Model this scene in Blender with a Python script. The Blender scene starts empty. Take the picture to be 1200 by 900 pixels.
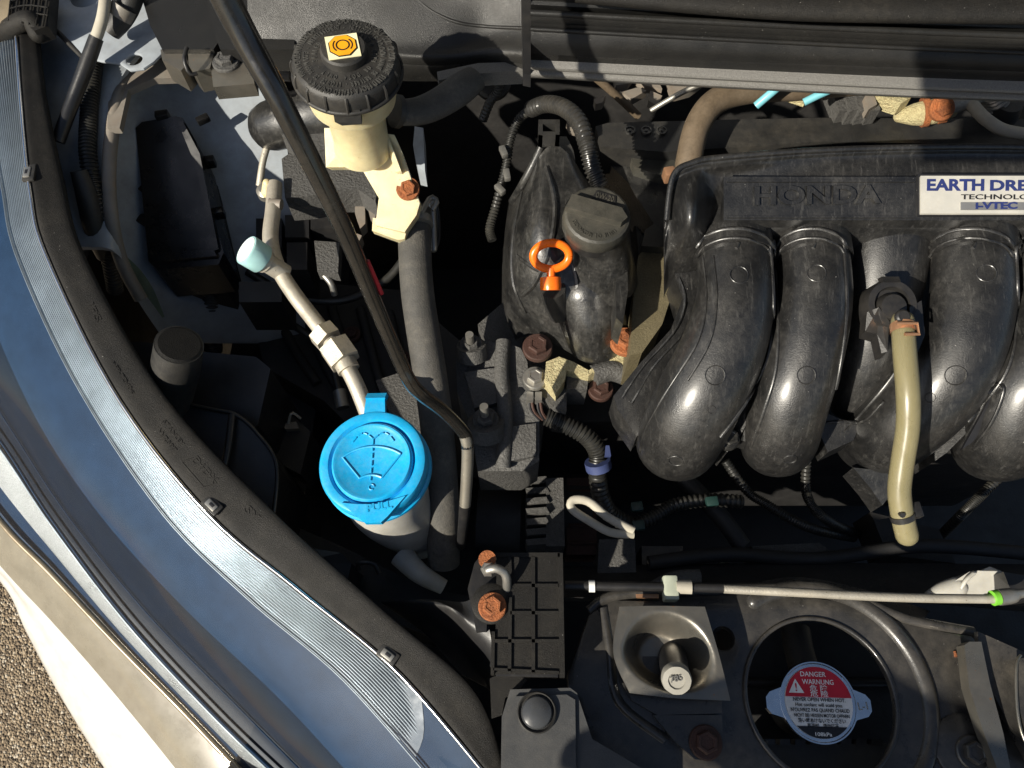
import bpy, bmesh, math, random
from mathutils import Vector, Matrix, noise
random.seed(7)
R = math.radians
S = bpy.context.scene
COL = S.collection

# ---------------------------------------------------------------- camera, sky, sun, exposure
CAM_H, PITCH, FPX = 0.55, R(65), 890.0            # camera 55 cm over the radiator support (z = 0)
cam_d = bpy.data.cameras.new('camera'); cam = bpy.data.objects.new('camera', cam_d); COL.objects.link(cam)
cam.location = (0, 0, CAM_H); cam.rotation_euler = (math.pi/2 - PITCH, 0, 0)
cam_d.sensor_width = 36.0; cam_d.lens = FPX/1200*36; cam_d.clip_start = 0.01; cam_d.clip_end = 500
S.camera = cam
SUN_AZ, SUN_EL = R(222), R(34)                     # direction TO the sun, from +x counter-clockwise: front left
w = bpy.data.worlds.new('World'); S.world = w; w.use_nodes = True
nt = w.node_tree; nt.nodes.clear()
sky = nt.nodes.new('ShaderNodeTexSky'); sky.sky_type = 'NISHITA'; sky.sun_disc = False
sky.sun_elevation = SUN_EL; sky.sun_rotation = math.pi/2 - SUN_AZ
bg = nt.nodes.new('ShaderNodeBackground'); bg.inputs[1].default_value = 0.062
wo = nt.nodes.new('ShaderNodeOutputWorld')
nt.links.new(sky.outputs[0], bg.inputs[0]); nt.links.new(bg.outputs[0], wo.inputs[0])
sun_d = bpy.data.lights.new('sun', 'SUN'); sun_d.energy = 5.0; sun_d.angle = R(0.53); sun_d.color = (1, .93, .80)
sun = bpy.data.objects.new('sun', sun_d); COL.objects.link(sun)
sdir = Vector((math.cos(SUN_AZ)*math.cos(SUN_EL), math.sin(SUN_AZ)*math.cos(SUN_EL), math.sin(SUN_EL)))
sun.rotation_euler = sdir.to_track_quat('Z', 'Y').to_euler(); sun.location = sdir*5
vs = S.view_settings; vs.view_transform = 'Standard'; vs.look = 'None'; vs.exposure = 0.58; vs.gamma = 1
vs.use_curve_mapping = False
S.cycles.use_denoising = True; S.cycles.max_bounces = 6; S.cycles.transparent_max_bounces = 8

# ---------------------------------------------------------------- helpers
FWD = Vector((0, math.cos(PITCH), -math.sin(PITCH))); UPV = Vector((0, math.sin(PITCH), math.cos(PITCH)))
def W(px, py, z=0.0):
    """the point at height z that the photograph shows at pixel px, py (1200 x 900)"""
    d = FWD + Vector((1, 0, 0))*((px-600)/FPX) + UPV*((450-py)/FPX)
    return Vector((0, 0, CAM_H)) + d*((z-CAM_H)/d.z)
def WS(seq, z=None):
    return [W(*(p if len(p) == 3 else (p[0], p[1], z))) for p in seq]
def mpp(px, py, z):                                # metres for one pixel there
    d = FWD + Vector((1, 0, 0))*((px-600)/FPX) + UPV*((450-py)/FPX)
    return (z-CAM_H)/d.z/FPX

ORG = {}
def tag(o, label, cat, group=None):
    o['label'] = label; o['category'] = cat
    if group: o['group'] = group
    return o
def thing(name, label, cat, loc, group=None):
    o = bpy.data.objects.new(name, None); COL.objects.link(o); o.empty_display_size = .02
    o.location = loc; ORG[o.name] = Vector(loc)
    return tag(o, label, cat, group)
def build(name, bm, mat, parent=None, bevel=0, segs=2, angle=32, smooth=True, bang=28):
    if bevel:
        ed = [e for e in bm.edges if len(e.link_faces) == 2 and e.calc_face_angle(0) > R(bang)]
        bmesh.ops.bevel(bm, geom=ed, offset=bevel, segments=segs, profile=.55, affect='EDGES', clamp_overlap=True)
    if parent is None:
        vs_ = [v.co for v in bm.verts]
        o0 = sum(vs_, Vector())/max(1, len(vs_)); o0.z = min(v.z for v in vs_)
    else: o0 = ORG[parent.name]
    for v in bm.verts: v.co -= o0
    bmesh.ops.recalc_face_normals(bm, faces=bm.faces)
    me = bpy.data.meshes.new(name); bm.to_mesh(me); bm.free()
    if smooth:
        me.shade_smooth(); me.set_sharp_from_angle(angle=R(angle))
    me.materials.append(mat)
    o = bpy.data.objects.new(name, me); COL.objects.link(o); ORG[o.name] = o0
    if parent is None: o.location = o0
    else: o.parent = parent
    return o

def interp(pts, n):
    """Catmull-Rom through pts (lists of equal length), n samples"""
    k = len(pts)-1
    out = []
    for i in range(n):
        t = i/(n-1)*k; j = min(int(t), k-1); f = t-j
        p0 = pts[max(j-1, 0)]; p1 = pts[j]; p2 = pts[j+1]; p3 = pts[min(j+2, k)]
        out.append([.5*(2*b+(c-a)*f+(2*a-5*b+4*c-d)*f*f+(-a+3*b-3*c+d)*f**3) for a, b, c, d in zip(p0, p1, p2, p3)])
    return out
def tube_bm(bm, pts, rad, n=None, seg=14, caps='flat', pitch=0, amp=.12, flat=1.0, straight=False, flatdir=None):
    pts = [Vector(p) for p in pts]
    if not isinstance(rad, (list, tuple)): rad = [rad]*len(pts)
    data = [list(p)+[r] for p, r in zip(pts, rad)]
    L = sum((pts[i+1]-pts[i]).length for i in range(len(pts)-1))
    if straight: sm = data
    else:
        if n is None: n = max(8, min(160, int(L/.004)))
        if pitch: n = max(8, int(L/pitch*4))
        sm = interp(data, n)
    P = [Vector(s[:3]) for s in sm]; RD = [max(s[3], 1e-5) for s in sm]
    if pitch: RD = [r*(1+amp*(0, 1, 1, 0)[i % 4]-amp*.5) for i, r in enumerate(RD)]
    T = [(P[min(i+1, len(P)-1)]-P[max(i-1, 0)]).normalized() for i in range(len(P))]
    if caps == 'round':
        e0, e1 = [], []
        for a in (80, 55, 28):
            c, s_ = math.cos(R(a)), math.sin(R(a))
            e0.append((P[0]-T[0]*RD[0]*s_*.9, RD[0]*c, T[0])); e1.insert(0, (P[-1]+T[-1]*RD[-1]*s_*.9, RD[-1]*c, T[-1]))
        P = [e[0] for e in e0]+P+[e[0] for e in e1]; RD = [e[1] for e in e0]+RD+[e[1] for e in e1]; T = [e[2] for e in e0]+T+[e[2] for e in e1]
    ref = Vector((0, 0, 1)) if abs(T[0].z) < .9 else Vector((0, 1, 0))
    if flatdir: ref = Vector(flatdir)
    N = (ref-T[0]*ref.dot(T[0])).normalized()
    rings = []
    for p, r, t in zip(P, RD, T):
        N = (N-t*N.dot(t)).normalized(); B = t.cross(N)
        rings.append([bm.verts.new(p+N*(math.cos(2*math.pi*k/seg)*r*flat)+B*(math.sin(2*math.pi*k/seg)*r)) for k in range(seg)])
    for a, b in zip(rings, rings[1:]):
        for k in range(seg): bm.faces.new((a[k], a[(k+1) % seg], b[(k+1) % seg], b[k]))
    if caps: bm.faces.new(rings[0][::-1]); bm.faces.new(rings[-1])
def tube(name, pts, rad, mat, parent=None, **kw):
    bm = bmesh.new(); tube_bm(bm, pts, rad, **kw); return build(name, bm, mat, parent, angle=50)
def frame(axis, hint=(0, 1, 0)):
    z = Vector(axis).normalized(); h = Vector(hint)
    if abs(z.dot(h)) > .95: h = Vector((1, 0, 0))
    x = h.cross(z).normalized(); y = z.cross(x)
    return Matrix((x, y, z)).transposed().to_4x4()      # columns x, y, z ; y points along hint
def lathe_bm(bm, prof, M, seg=28, wob=None):
    rings = []
    for r, h in prof:
        if r <= 1e-6: rings.append([bm.verts.new(M @ Vector((0, 0, h)))]*seg)
        else: rings.append([bm.verts.new(M @ Vector((r*(wob(2*math.pi*k/seg) if wob else 1)*math.cos(2*math.pi*k/seg), r*(wob(2*math.pi*k/seg) if wob else 1)*math.sin(2*math.pi*k/seg), h))) for k in range(seg)])
    for a, b in zip(rings, rings[1:]):
        for k in range(seg):
            q = []
            for v in (a[k], a[(k+1) % seg], b[(k+1) % seg], b[k]):
                if v not in q: q.append(v)
            if len(q) > 2: bm.faces.new(q)
    if prof[0][0] > 1e-6: bm.faces.new(rings[0][::-1])
    if prof[-1][0] > 1e-6: bm.faces.new(rings[-1])
def lathe(name, prof, org, mat, parent=None, axis=(0, 0, 1), seg=28, angle=35, hint=(0, 1, 0), wob=None):
    bm = bmesh.new(); lathe_bm(bm, prof, Matrix.Translation(org) @ frame(axis, hint), seg, wob)
    return build(name, bm, mat, parent, angle=angle)
def slab_bm(bm, top, off):
    """closed slab: polygon top (world), pushed by vector off"""
    a = [bm.verts.new(p) for p in top]; b = [bm.verts.new(p+off) for p in top]
    bm.faces.new(a); bm.faces.new(b[::-1]); n = len(a)
    for i in range(n): bm.faces.new((a[i], b[i], b[(i+1) % n], a[(i+1) % n]))
def plate(name, pix, z, th, mat, parent=None, bevel=.002, segs=2, off=None, bang=28):
    bm = bmesh.new(); slab_bm(bm, WS(pix, z), off or Vector((0, 0, -th)))
    return build(name, bm, mat, parent, bevel, segs, bang=bang)
def holed(name, outer, holes, th, mat, parent=None, bevel=.0015):
    """outer and holes: lists of world points; sheet with holes, th thick"""
    bm = bmesh.new(); ed = []
    for loop in [outer]+holes:
        v = [bm.verts.new(p) for p in loop]
        ed += [bm.edges.new((v[i], v[(i+1) % len(v)])) for i in range(len(v))]
    bmesh.ops.triangle_fill(bm, use_beauty=True, use_dissolve=False, edges=ed)
    g = bmesh.ops.extrude_face_region(bm, geom=bm.faces[:])
    bmesh.ops.translate(bm, vec=(0, 0, -th), verts=[v for v in g['geom'] if isinstance(v, bmesh.types.BMVert)])
    return build(name, bm, mat, parent, bevel, 2, bang=50)
def surf(name, rows, mat, parent=None, nu=40, nv=24, th=.003, fn=None):
    """smooth sheet through a grid of (px, py, z) rows, th thick (downwards)"""
    R_ = [interp([list(W(*p)) for p in r], nu) for r in rows]
    cols = [interp([R_[j][i] for j in range(len(rows))], nv) for i in range(nu)]
    bm = bmesh.new(); g = [[bm.verts.new(Vector(c)+(fn(i/(nu-1), j/(nv-1)) if fn else Vector())) for j, c in enumerate(cl)] for i, cl in enumerate(cols)]
    for i in range(nu-1):
        for j in range(nv-1): bm.faces.new((g[i][j], g[i+1][j], g[i+1][j+1], g[i][j+1]))
    if th:
        bm.normal_update()
        low = [[bm.verts.new(v.co-Vector((0, 0, th))) for v in cl] for cl in g]
        for i in range(nu-1):
            for j in range(nv-1): bm.faces.new((low[i][j], low[i][j+1], low[i+1][j+1], low[i+1][j]))
        rim = [(i, 0) for i in range(nu)]+[(nu-1, j) for j in range(1, nv)]+[(i, nv-1) for i in range(nu-2, -1, -1)]+[(0, j) for j in range(nv-2, 0, -1)]
        for a, b in zip(rim, rim[1:]+rim[:1]):
            bm.faces.new((g[a[0]][a[1]], low[a[0]][a[1]], low[b[0]][b[1]], g[b[0]][b[1]]))
    return build(name, bm, mat, parent, angle=40)
def box_bm(bm, c, sx, sy, sz, M=None):
    r = bmesh.ops.create_cube(bm, size=1)
    for v in r['verts']:
        q = Vector((v.co.x*sx, v.co.y*sy, v.co.z*sz)); v.co = Vector(c)+(M @ q if M else q)
def box(name, c, s, mat, parent=None, rz=0, bevel=.002, M=None):
    bm = bmesh.new(); box_bm(bm, c, *s, M=M or Matrix.Rotation(rz, 3, 'Z')); return build(name, bm, mat, parent, bevel)
def bolt(c, r, mat, parent, axis=(0, 0, 1), name='bolt', washer=1.55, h=.9, hexr=None):
    bm = bmesh.new(); M = Matrix.Translation(c) @ frame(axis)
    lathe_bm(bm, [(r*washer, -.003), (r*washer, .0006), (r*washer*.93, .0016), (r*.9, .0016)], M, 24)
    lathe_bm(bm, [(r*1.06, .0014), (r*1.06, r*h*.8), (r*.93, r*h), (r*.7, r*h), (r*.62, r*h*.9), (0, r*h*.9)], M @ Matrix.Rotation(.4, 4, 'Z'), 6)
    return build(name, bm, mat, parent, angle=30)
def txt_mesh(s, ext, bold=.012):
    cu = bpy.data.curves.new('t', 'FONT'); cu.body = s; cu.size = 1; cu.extrude = ext; cu.resolution_u = 3; cu.offset = bold
    o = bpy.data.objects.new('t', cu); COL.objects.link(o)
    bpy.context.view_layer.update()
    me = bpy.data.meshes.new_from_object(o.evaluated_get(bpy.context.evaluated_depsgraph_get()))
    bpy.data.objects.remove(o); bpy.data.curves.remove(cu); return me
def text(name, s, p0, p1, nrm, mat, parent, ext=.0006, hscale=1.0, lift=0, height=None, bold=.012):
    """words s set on a surface from world point p0 to p1 (baseline), nrm the surface normal"""
    me = txt_mesh(s, 1.0, bold)
    xs = [v.co.x for v in me.vertices]
    if not xs: return None
    x0, x1 = min(xs), max(xs); X = (p1-p0); L = X.length; X = X.normalized(); Z = (Vector(nrm)-X*X.dot(Vector(nrm))).normalized(); Y = Z.cross(X)
    sc = L/(x1-x0); sy = height/.72 if height else sc*hscale
    bm = bmesh.new(); bm.from_mesh(me); bpy.data.meshes.remove(me)
    for v in bm.verts: v.co = p0+X*((v.co.x-x0)*sc)+Y*(v.co.y*sy)+Z*(v.co.z*ext+lift)
    return build(name, bm, mat, parent, smooth=False)
def ring_text(name, s, c, M, rad, size, mat, parent, ext=.0004, a0=0, span=2*math.pi, wide=.8):
    bm = bmesh.new(); cache = {}
    for i, ch in enumerate(s):
        if ch == ' ': continue
        if ch not in cache: cache[ch] = txt_mesh(ch, 1)
        a = a0-span*i/len(s)
        b2 = bmesh.new(); b2.from_mesh(cache[ch])
        T = Matrix.Translation(c) @ M @ Matrix.Rotation(a, 4, 'Z') @ Matrix.Translation((0, rad, 0)) @ Matrix.Diagonal((size*wide, size, ext, 1))
        b2.transform(T @ Matrix.Translation((-.3, 0, 0)))
        m2 = bpy.data.meshes.new('x'); b2.to_mesh(m2); b2.free(); bm.from_mesh(m2); bpy.data.meshes.remove(m2)
    return build(name, bm, mat, parent, smooth=False)

from mathutils.bvhtree import BVHTree
BV = {}
def hit(o, px, py, lift=0):
    """where the line of sight through a pixel meets mesh object o: point, normal"""
    if o.name not in BV:
        BV[o.name] = BVHTree.FromPolygons([v.co+ORG[o.name] for v in o.data.vertices], [p.vertices[:] for p in o.data.polygons])
    d = (W(px, py, -1)-Vector((0, 0, CAM_H))).normalized()
    p, n, i, t = BV[o.name].ray_cast(Vector((0, 0, CAM_H)), d)
    if p is None: p, n = W(px, py, 0), Vector((0, 0, 1))
    if n.dot(d) > 0: n = -n
    return p+n*lift, n
def hits(objs, px, py, lift=0):
    best = None
    d = (W(px, py, -1)-Vector((0, 0, CAM_H))).normalized()
    for o in objs:
        hit(o, px, py); p, n, i, t = BV[o.name].ray_cast(Vector((0, 0, CAM_H)), d)
        if p is not None and (best is None or t < best[2]): best = (p, n if n.dot(d) < 0 else -n, t)
    return (best[0]+best[1]*lift, best[1]) if best else (W(px, py, .05), Vector((0, 0, 1)))
# ---------------------------------------------------------------- materials
def material(name, col, rough=.5, metal=0, spec=.5, dust=None, dust_amt=.5, dust_scale=14, grain=0, grain_scale=500, bump=.0, bump_scale=300,
             streak=None, coat=0, sss=0, trans=0, rough_var=.12, spot=None, spot_thr=.66, spot_scale=160, stretch=(1, 1, 1), ior=1.5, coat_r=.06, bdist=.001):
    m = bpy.data.materials.new(name); m.use_nodes = True; t = m.node_tree; n = t.nodes; l = t.links
    b = n['Principled BSDF']
    b.inputs['Metallic'].default_value = metal; b.inputs['Specular IOR Level'].default_value = spec; b.inputs['IOR'].default_value = ior
    b.inputs['Coat Weight'].default_value = coat; b.inputs['Coat Roughness'].default_value = coat_r
    b.inputs['Subsurface Weight'].default_value = sss; b.inputs['Subsurface Radius'].default_value = (.006, .005, .003); b.inputs['Subsurface Scale'].default_value = 1
    b.inputs['Transmission Weight'].default_value = trans
    g = n.new('ShaderNodeNewGeometry'); mp = n.new('ShaderNodeMapping'); mp.inputs['Scale'].default_value = stretch
    l.new(g.outputs['Position'], mp.inputs['Vector'])
    def nz(scale, detail=4, rgh=.6, vec=None):
        q = n.new('ShaderNodeTexNoise'); q.inputs['Scale'].default_value = scale; q.inputs['Detail'].default_value = detail; q.inputs['Roughness'].default_value = rgh
        l.new(vec or mp.outputs[0], q.inputs['Vector']); return q.outputs['Fac']
    def ramp(src, a, b_):
        q = n.new('ShaderNodeMapRange'); q.inputs[1].default_value = a; q.inputs[2].default_value = b_; l.new(src, q.inputs[0]); return q.outputs[0]
    def mul(a, v):
        q = n.new('ShaderNodeMath'); q.operation = 'MULTIPLY'; l.new(a, q.inputs[0])
        if isinstance(v, (int, float)): q.inputs[1].default_value = v
        else: l.new(v, q.inputs[1])
        return q.outputs[0]
    def mix(fac, a, b_):
        q = n.new('ShaderNodeMix'); q.data_type = 'RGBA'; l.new(fac, q.inputs[0])
        for i, v in ((6, a), (7, b_)):
            if isinstance(v, tuple): q.inputs[i].default_value = (*v, 1)
            else: l.new(v, q.inputs[i])
        return q.outputs[2]
    c = tuple(col)
    base = mix(ramp(nz(60, 5), .3, .7), tuple(x*.86 for x in c), tuple(min(1, x*1.14) for x in c))
    fine = nz(grain_scale, 3, .7)
    if grain: base = mix(mul(ramp(fine, .38, .7), grain), base, tuple(min(1, x*2.4+.006) for x in c))
    dm = None
    if dust:
        dm = mul(mul(ramp(nz(dust_scale, 6, .68), .38, .68), ramp(nz(dust_scale*9, 4, .7), .25, .75)), dust_amt)
        base = mix(dm, base, tuple(dust))
    if streak:   # fine scuffs: stretched noise
        mp2 = n.new('ShaderNodeMapping'); mp2.inputs['Rotation'].default_value = (0, 0, .5); mp2.inputs['Scale'].default_value = (1, .12, .3); l.new(g.outputs['Position'], mp2.inputs['Vector'])
        sm = mul(ramp(nz(420, 3, .75, mp2.outputs[0]), .55, .72), streak)
        base = mix(sm, base, (.30, .29, .27))
    if spot:
        sp = ramp(nz(spot_scale, 3, .6), spot_thr, spot_thr+.06); base = mix(sp, base, tuple(spot))
    l.new(base, b.inputs['Base Color'])
    rv = n.new('ShaderNodeMapRange'); rv.inputs[3].default_value = max(.03, rough-rough_var); rv.inputs[4].default_value = min(1, rough+rough_var); rv.inputs[1].default_value = .3; rv.inputs[2].default_value = .7
    l.new(nz(45, 6, .7), rv.inputs[0])
    ro = rv.outputs[0]
    if dm is not None:
        q = n.new('ShaderNodeMath'); q.operation = 'ADD'; q.use_clamp = True; l.new(ro, q.inputs[0]); l.new(mul(dm, .35), q.inputs[1]); ro = q.outputs[0]
    l.new(ro, b.inputs['Roughness'])
    if bump:
        bp = n.new('ShaderNodeBump'); bp.inputs['Strength'].default_value = bump; bp.inputs['Distance'].default_value = bdist
        l.new(nz(bump_scale, 5, .65), bp.inputs['Height']); l.new(bp.outputs[0], b.inputs['Normal'])
    return m
DUST = (.20, .175, .135)
M_black   = material('black_plastic', (.011, .011, .012), .38, dust=DUST, dust_amt=.14, bump=.12, bump_scale=900, grain=.15, grain_scale=1500)
M_black2  = material('matt_black_plastic', (.014, .014, .014), .5, dust=DUST, dust_amt=.22, bump=.25, bump_scale=1400, grain=.2, grain_scale=1600)
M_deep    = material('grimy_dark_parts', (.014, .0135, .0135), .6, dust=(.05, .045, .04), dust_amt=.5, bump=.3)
M_flange  = material('textured_housing_plastic', (.0105, .010, .0094), .5, spec=.15, dust=DUST, dust_amt=.09, dust_scale=24, grain=.6, grain_scale=1500, bump=.45, bump_scale=1500, spot=(.26, .25, .23), spot_thr=.715, spot_scale=620)
M_cowl    = material('dusty_cowl_plastic', (.010, .010, .0099), .36, spec=.35, dust=DUST, dust_amt=.07, dust_scale=9, grain=.5, grain_scale=1700, bump=.3, bump_scale=1600, spot=(.26, .25, .23), spot_thr=.715, spot_scale=620)
M_edge    = material('speckled_cowl_edge', (.13, .125, .115), .5, dust=(.05, .05, .05), dust_amt=.4, dust_scale=60, grain=.5, grain_scale=1400, bump=.6, bump_scale=1400)
M_manif   = material('manifold_plastic', (.0065, .0065, .0067), .4, dust=(.17, .16, .145), dust_amt=.24, dust_scale=28, grain=.4, grain_scale=1400, streak=.10, bump=.30, bump_scale=900, spec=.4, rough_var=.14, coat=.6, coat_r=.27, spot=(.26, .25, .23), spot_thr=.715, spot_scale=620)
M_cover   = material('scuffed_cover_plastic', (.008, .008, .008), .34, dust=(.2, .19, .17), dust_amt=.36, dust_scale=34, streak=.12, bump=.30, bump_scale=600, spec=.5, coat=.6, coat_r=.2, grain=.3, grain_scale=1500, spot=(.26, .25, .23), spot_thr=.715, spot_scale=620)
M_cap     = material('greyed_cap_plastic', (.028, .0275, .023), .4, dust=DUST, dust_amt=.3, bump=.25, bump_scale=1200, grain=.35, grain_scale=1500)
M_white   = material('white_paint', (.58, .575, .55), .3, coat=.6, rough_var=.03, dust=(.42, .40, .34), dust_amt=.3, dust_scale=12)
M_apron   = material('grey_primer_metal', (.33, .365, .40), .38, dust=(.18, .16, .13), dust_amt=.5, dust_scale=18, bump=.06, spot=(.26, .25, .23), spot_thr=.715, spot_scale=620)
M_lip     = material('seam_sealed_metal', (.20, .182, .155), .5, dust=(.26, .15, .08), dust_amt=.45, dust_scale=25, bump=.2, spot=(.26, .25, .23), spot_thr=.715, spot_scale=620)
M_panel   = material('black_painted_metal', (.020, .0195, .019), .3, spec=.4, dust=(.23, .20, .16), dust_amt=.42, dust_scale=10, grain=.35, grain_scale=1500, bump=.15, bump_scale=900, coat=.35, coat_r=.1, spot=(.26, .25, .23), spot_thr=.715, spot_scale=620)
M_bracket = material('satin_bracket_metal', (.20, .19, .165), .33, metal=.75, dust=(.26, .2, .14), dust_amt=.45, dust_scale=22, bump=.12, spot=(.35, .16, .05), spot_thr=.70, spot_scale=240)
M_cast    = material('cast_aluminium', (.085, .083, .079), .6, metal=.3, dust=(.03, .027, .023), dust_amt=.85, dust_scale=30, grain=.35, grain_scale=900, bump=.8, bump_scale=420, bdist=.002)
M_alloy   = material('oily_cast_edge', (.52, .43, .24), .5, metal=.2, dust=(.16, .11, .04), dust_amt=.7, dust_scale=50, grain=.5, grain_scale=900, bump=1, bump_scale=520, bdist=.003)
M_tan     = material('tan_metal_cover', (.125, .105, .06), .5, metal=.2, dust=(.06, .05, .03), dust_amt=.7, dust_scale=40, bump=.6, bump_scale=500, grain=.4, grain_scale=900)
M_pipe    = material('dull_aluminium', (.52, .48, .40), .5, metal=.55, dust=(.22, .18, .13), dust_amt=.6, dust_scale=40, bump=.3, bump_scale=600, spot=(.15, .12, .08), spot_thr=.68, spot_scale=380)
M_cream   = material('yellowed_plastic', (.64, .56, .34), .38, sss=.7, dust=(.50, .37, .18), dust_amt=.6, dust_scale=32, bump=.1, spot=(.40, .21, .07), spot_thr=.70, spot_scale=420)
M_neck    = material('milky_plastic', (.42, .41, .37), .45, sss=.2, dust=(.25, .2, .15), dust_amt=.4)
M_blue    = material('blue_plastic', (.0, .33, .66), .38, sss=.05, rough_var=.08, dust=(.16, .40, .58), dust_amt=.4, dust_scale=40, bump=.1, grain=.1, spot=(.2, .5, .66), spot_thr=.73, spot_scale=500)
M_orange  = material('orange_plastic', (.95, .16, .008), .28, sss=.1, rough_var=.04)
M_rust    = material('rusty_steel', (.30, .095, .028), .7, dust=(.07, .03, .02), dust_amt=1, dust_scale=110, grain=.35, bump=.8, bump_scale=800, bdist=.002)
M_rust2   = material('dark_rusty_steel', (.060, .026, .018), .65, metal=.2, dust=(.03, .025, .02), dust_amt=.8, dust_scale=60, bump=.5, bump_scale=700)
M_steel   = material('bright_steel', (.85, .85, .84), .16, metal=1, rough_var=.05)
M_zinc    = material('dull_steel', (.38, .37, .34), .42, metal=.8, dust=(.2, .16, .1), dust_amt=.5, dust_scale=60)
M_rubber  = material('grey_rubber_hose', (.045, .043, .039), .65, dust=(.22, .2, .165), dust_amt=.6, dust_scale=34, bump=.6, bump_scale=900, grain=.3, grain_scale=1200)
M_brownh  = material('brown_rubber_hose', (.095, .07, .045), .55, dust=(.2, .15, .1), dust_amt=.5, dust_scale=30, bump=.3, grain=.2)
M_conduit = material('conduit_plastic', (.016, .016, .015), .4, dust=(.22, .2, .15), dust_amt=.18, dust_scale=30)
M_clear   = material('aged_clear_hose', (.21, .185, .10), .25, sss=.3, dust=(.13, .11, .06), dust_amt=.7, dust_scale=30, stretch=(1, .12, 1))
M_tubeb   = material('sky_blue_tube', (.16, .45, .52), .4)
M_rodend  = material('worn_rod_steel', (.26, .24, .20), .4, metal=.6, dust=(.08, .07, .05), dust_amt=.7, dust_scale=60)
M_teal    = material('pale_teal_plastic', (.34, .56, .56), .4, sss=.1)
M_black_r = material('rod_black_paint', (.009, .009, .0085), .2, dust=(.2, .17, .13), dust_amt=.12, dust_scale=40, spec=.8)
M_label   = material('label_white', (.75, .75, .72), .4)
M_red     = material('label_red', (.48, .012, .03), .4)
M_yellow  = material('sticker_yellow', (.85, .80, .50), .5)
M_amber   = material('sticker_amber', (.90, .38, .01), .5)
M_ink     = material('ink_black', (.01, .01, .012), .5)
M_navy    = material('badge_navy_ink', (.02, .03, .12), .4)
M_badge   = material('brushed_badge', (.62, .60, .54), .38, metal=.35, dust=(.45, .4, .3), dust_amt=.5, dust_scale=60)
M_badgeg  = material('badge_grey', (.22, .22, .22), .4, metal=.4)
M_lime    = material('lime_plastic', (.16, .46, .04), .4)
M_tape    = material('blue_tape', (.04, .055, .14), .5)
M_wire    = material('off_white_sleeve', (.42, .39, .32), .6, dust=(.2, .16, .1), dust_amt=.4)
M_bezel   = material('headlight_reflector', (.016, .038, .080), .4, spec=.06, rough_var=.01, spot=(.25, .3, .36), spot_thr=.76, spot_scale=500)  # blue of the reflected sky is put into the base colour
M_bowl    = material('headlight_bowl', (.0055, .0125, .027), .35, spec=.08, rough_var=.01)  # darker band of the same reflection, also painted into the base
M_strip   = material('strip_base', (.05, .075, .11), .45)
M_chrome  = material('ribbed_reflector', (.42, .47, .51), .3, metal=.8, rough_var=.02)
M_speck   = material('stippled_reflector', (.32, .33, .33), .35, metal=.5, grain=.6, grain_scale=1300, bump=.8, bump_scale=1100)
M_bronze  = material('amber_clear_edge', (.24, .19, .12), .22, metal=.2, coat=.4, dust=(.4, .36, .28), dust_amt=.4)
M_skirt   = material('cloudy_lens_skirt', (.20, .18, .14), .25, coat=.4, dust=(.13, .105, .07), dust_amt=.8, dust_scale=9)
M_copper  = material('copper_plated_clip', (.55, .30, .17), .35, metal=.7)
M_glass   = bpy.data.materials.new('clear_lens'); M_glass.use_nodes = True
_t = M_glass.node_tree; _t.nodes.clear(); _o = _t.nodes.new('ShaderNodeOutputMaterial'); _m = _t.nodes.new('ShaderNodeMixShader')
_f = _t.nodes.new('ShaderNodeFresnel'); _f.inputs[0].default_value = 1.42; _a = _t.nodes.new('ShaderNodeBsdfTransparent'); _a.inputs[0].default_value = (.93, .95, .97, 1)
_g = _t.nodes.new('ShaderNodeBsdfGlossy'); _g.inputs['Roughness'].default_value = .04
for a_, b_ in ((_f.outputs[0], _m.inputs[0]), (_a.outputs[0], _m.inputs[1]), (_g.outputs[0], _m.inputs[2]), (_m.outputs[0], _o.inputs[0])): _t.links.new(a_, b_)

# ================================================================ the setting
def ground_material():
    m = bpy.data.materials.new('resin_bound_gravel'); m.use_nodes = True; t = m.node_tree; n = t.nodes; l = t.links; b = n['Principled BSDF']
    g = n.new('ShaderNodeNewGeometry'); v = n.new('ShaderNodeTexVoronoi'); v.inputs['Scale'].default_value = 270; l.new(g.outputs['Position'], v.inputs['Vector'])
    sx = n.new('ShaderNodeSeparateColor'); l.new(v.outputs['Color'], sx.inputs[0])
    cr = n.new('ShaderNodeValToRGB'); e = cr.color_ramp
    e.elements[0].color = (.07, .05, .03, 1); e.elements[1].color = (.46, .40, .31, 1); e.elements[1].position = 1
    for p, c in ((.3, (.14, .10, .06, 1)), (.6, (.225, .165, .10, 1)), (.85, (.32, .245, .155, 1))):
        q = e.elements.new(p); q.color = c
    l.new(sx.outputs[0], cr.inputs[0]); l.new(cr.outputs[0], b.inputs['Base Color']); b.inputs['Roughness'].default_value = .8
    bp = n.new('ShaderNodeBump'); bp.inputs['Distance'].default_value = .004; bp.inputs['Strength'].default_value = 1; bp.invert = True
    l.new(v.outputs['Distance'], bp.inputs['Height']); l.new(bp.outputs[0], b.inputs['Normal']); return m
bm = bmesh.new(); bmesh.ops.create_grid(bm, x_segments=1, y_segments=1, size=60)
for v in bm.verts: v.co.z = -.80
ground = build('ground', bm, ground_material()); ground['kind'] = 'structure'

# ---- body shell round the engine bay
def pts_at(seq, z): return [W(*p) for p in seq]
_surf0 = surf
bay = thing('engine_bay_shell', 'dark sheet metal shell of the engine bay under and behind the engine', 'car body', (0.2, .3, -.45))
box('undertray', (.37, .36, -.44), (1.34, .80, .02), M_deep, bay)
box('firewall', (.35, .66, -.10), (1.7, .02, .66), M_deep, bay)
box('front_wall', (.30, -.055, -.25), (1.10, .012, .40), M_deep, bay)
box('side_wall', (-.40, .48, -.24), (.012, .50, .40), M_deep, bay)
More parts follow.
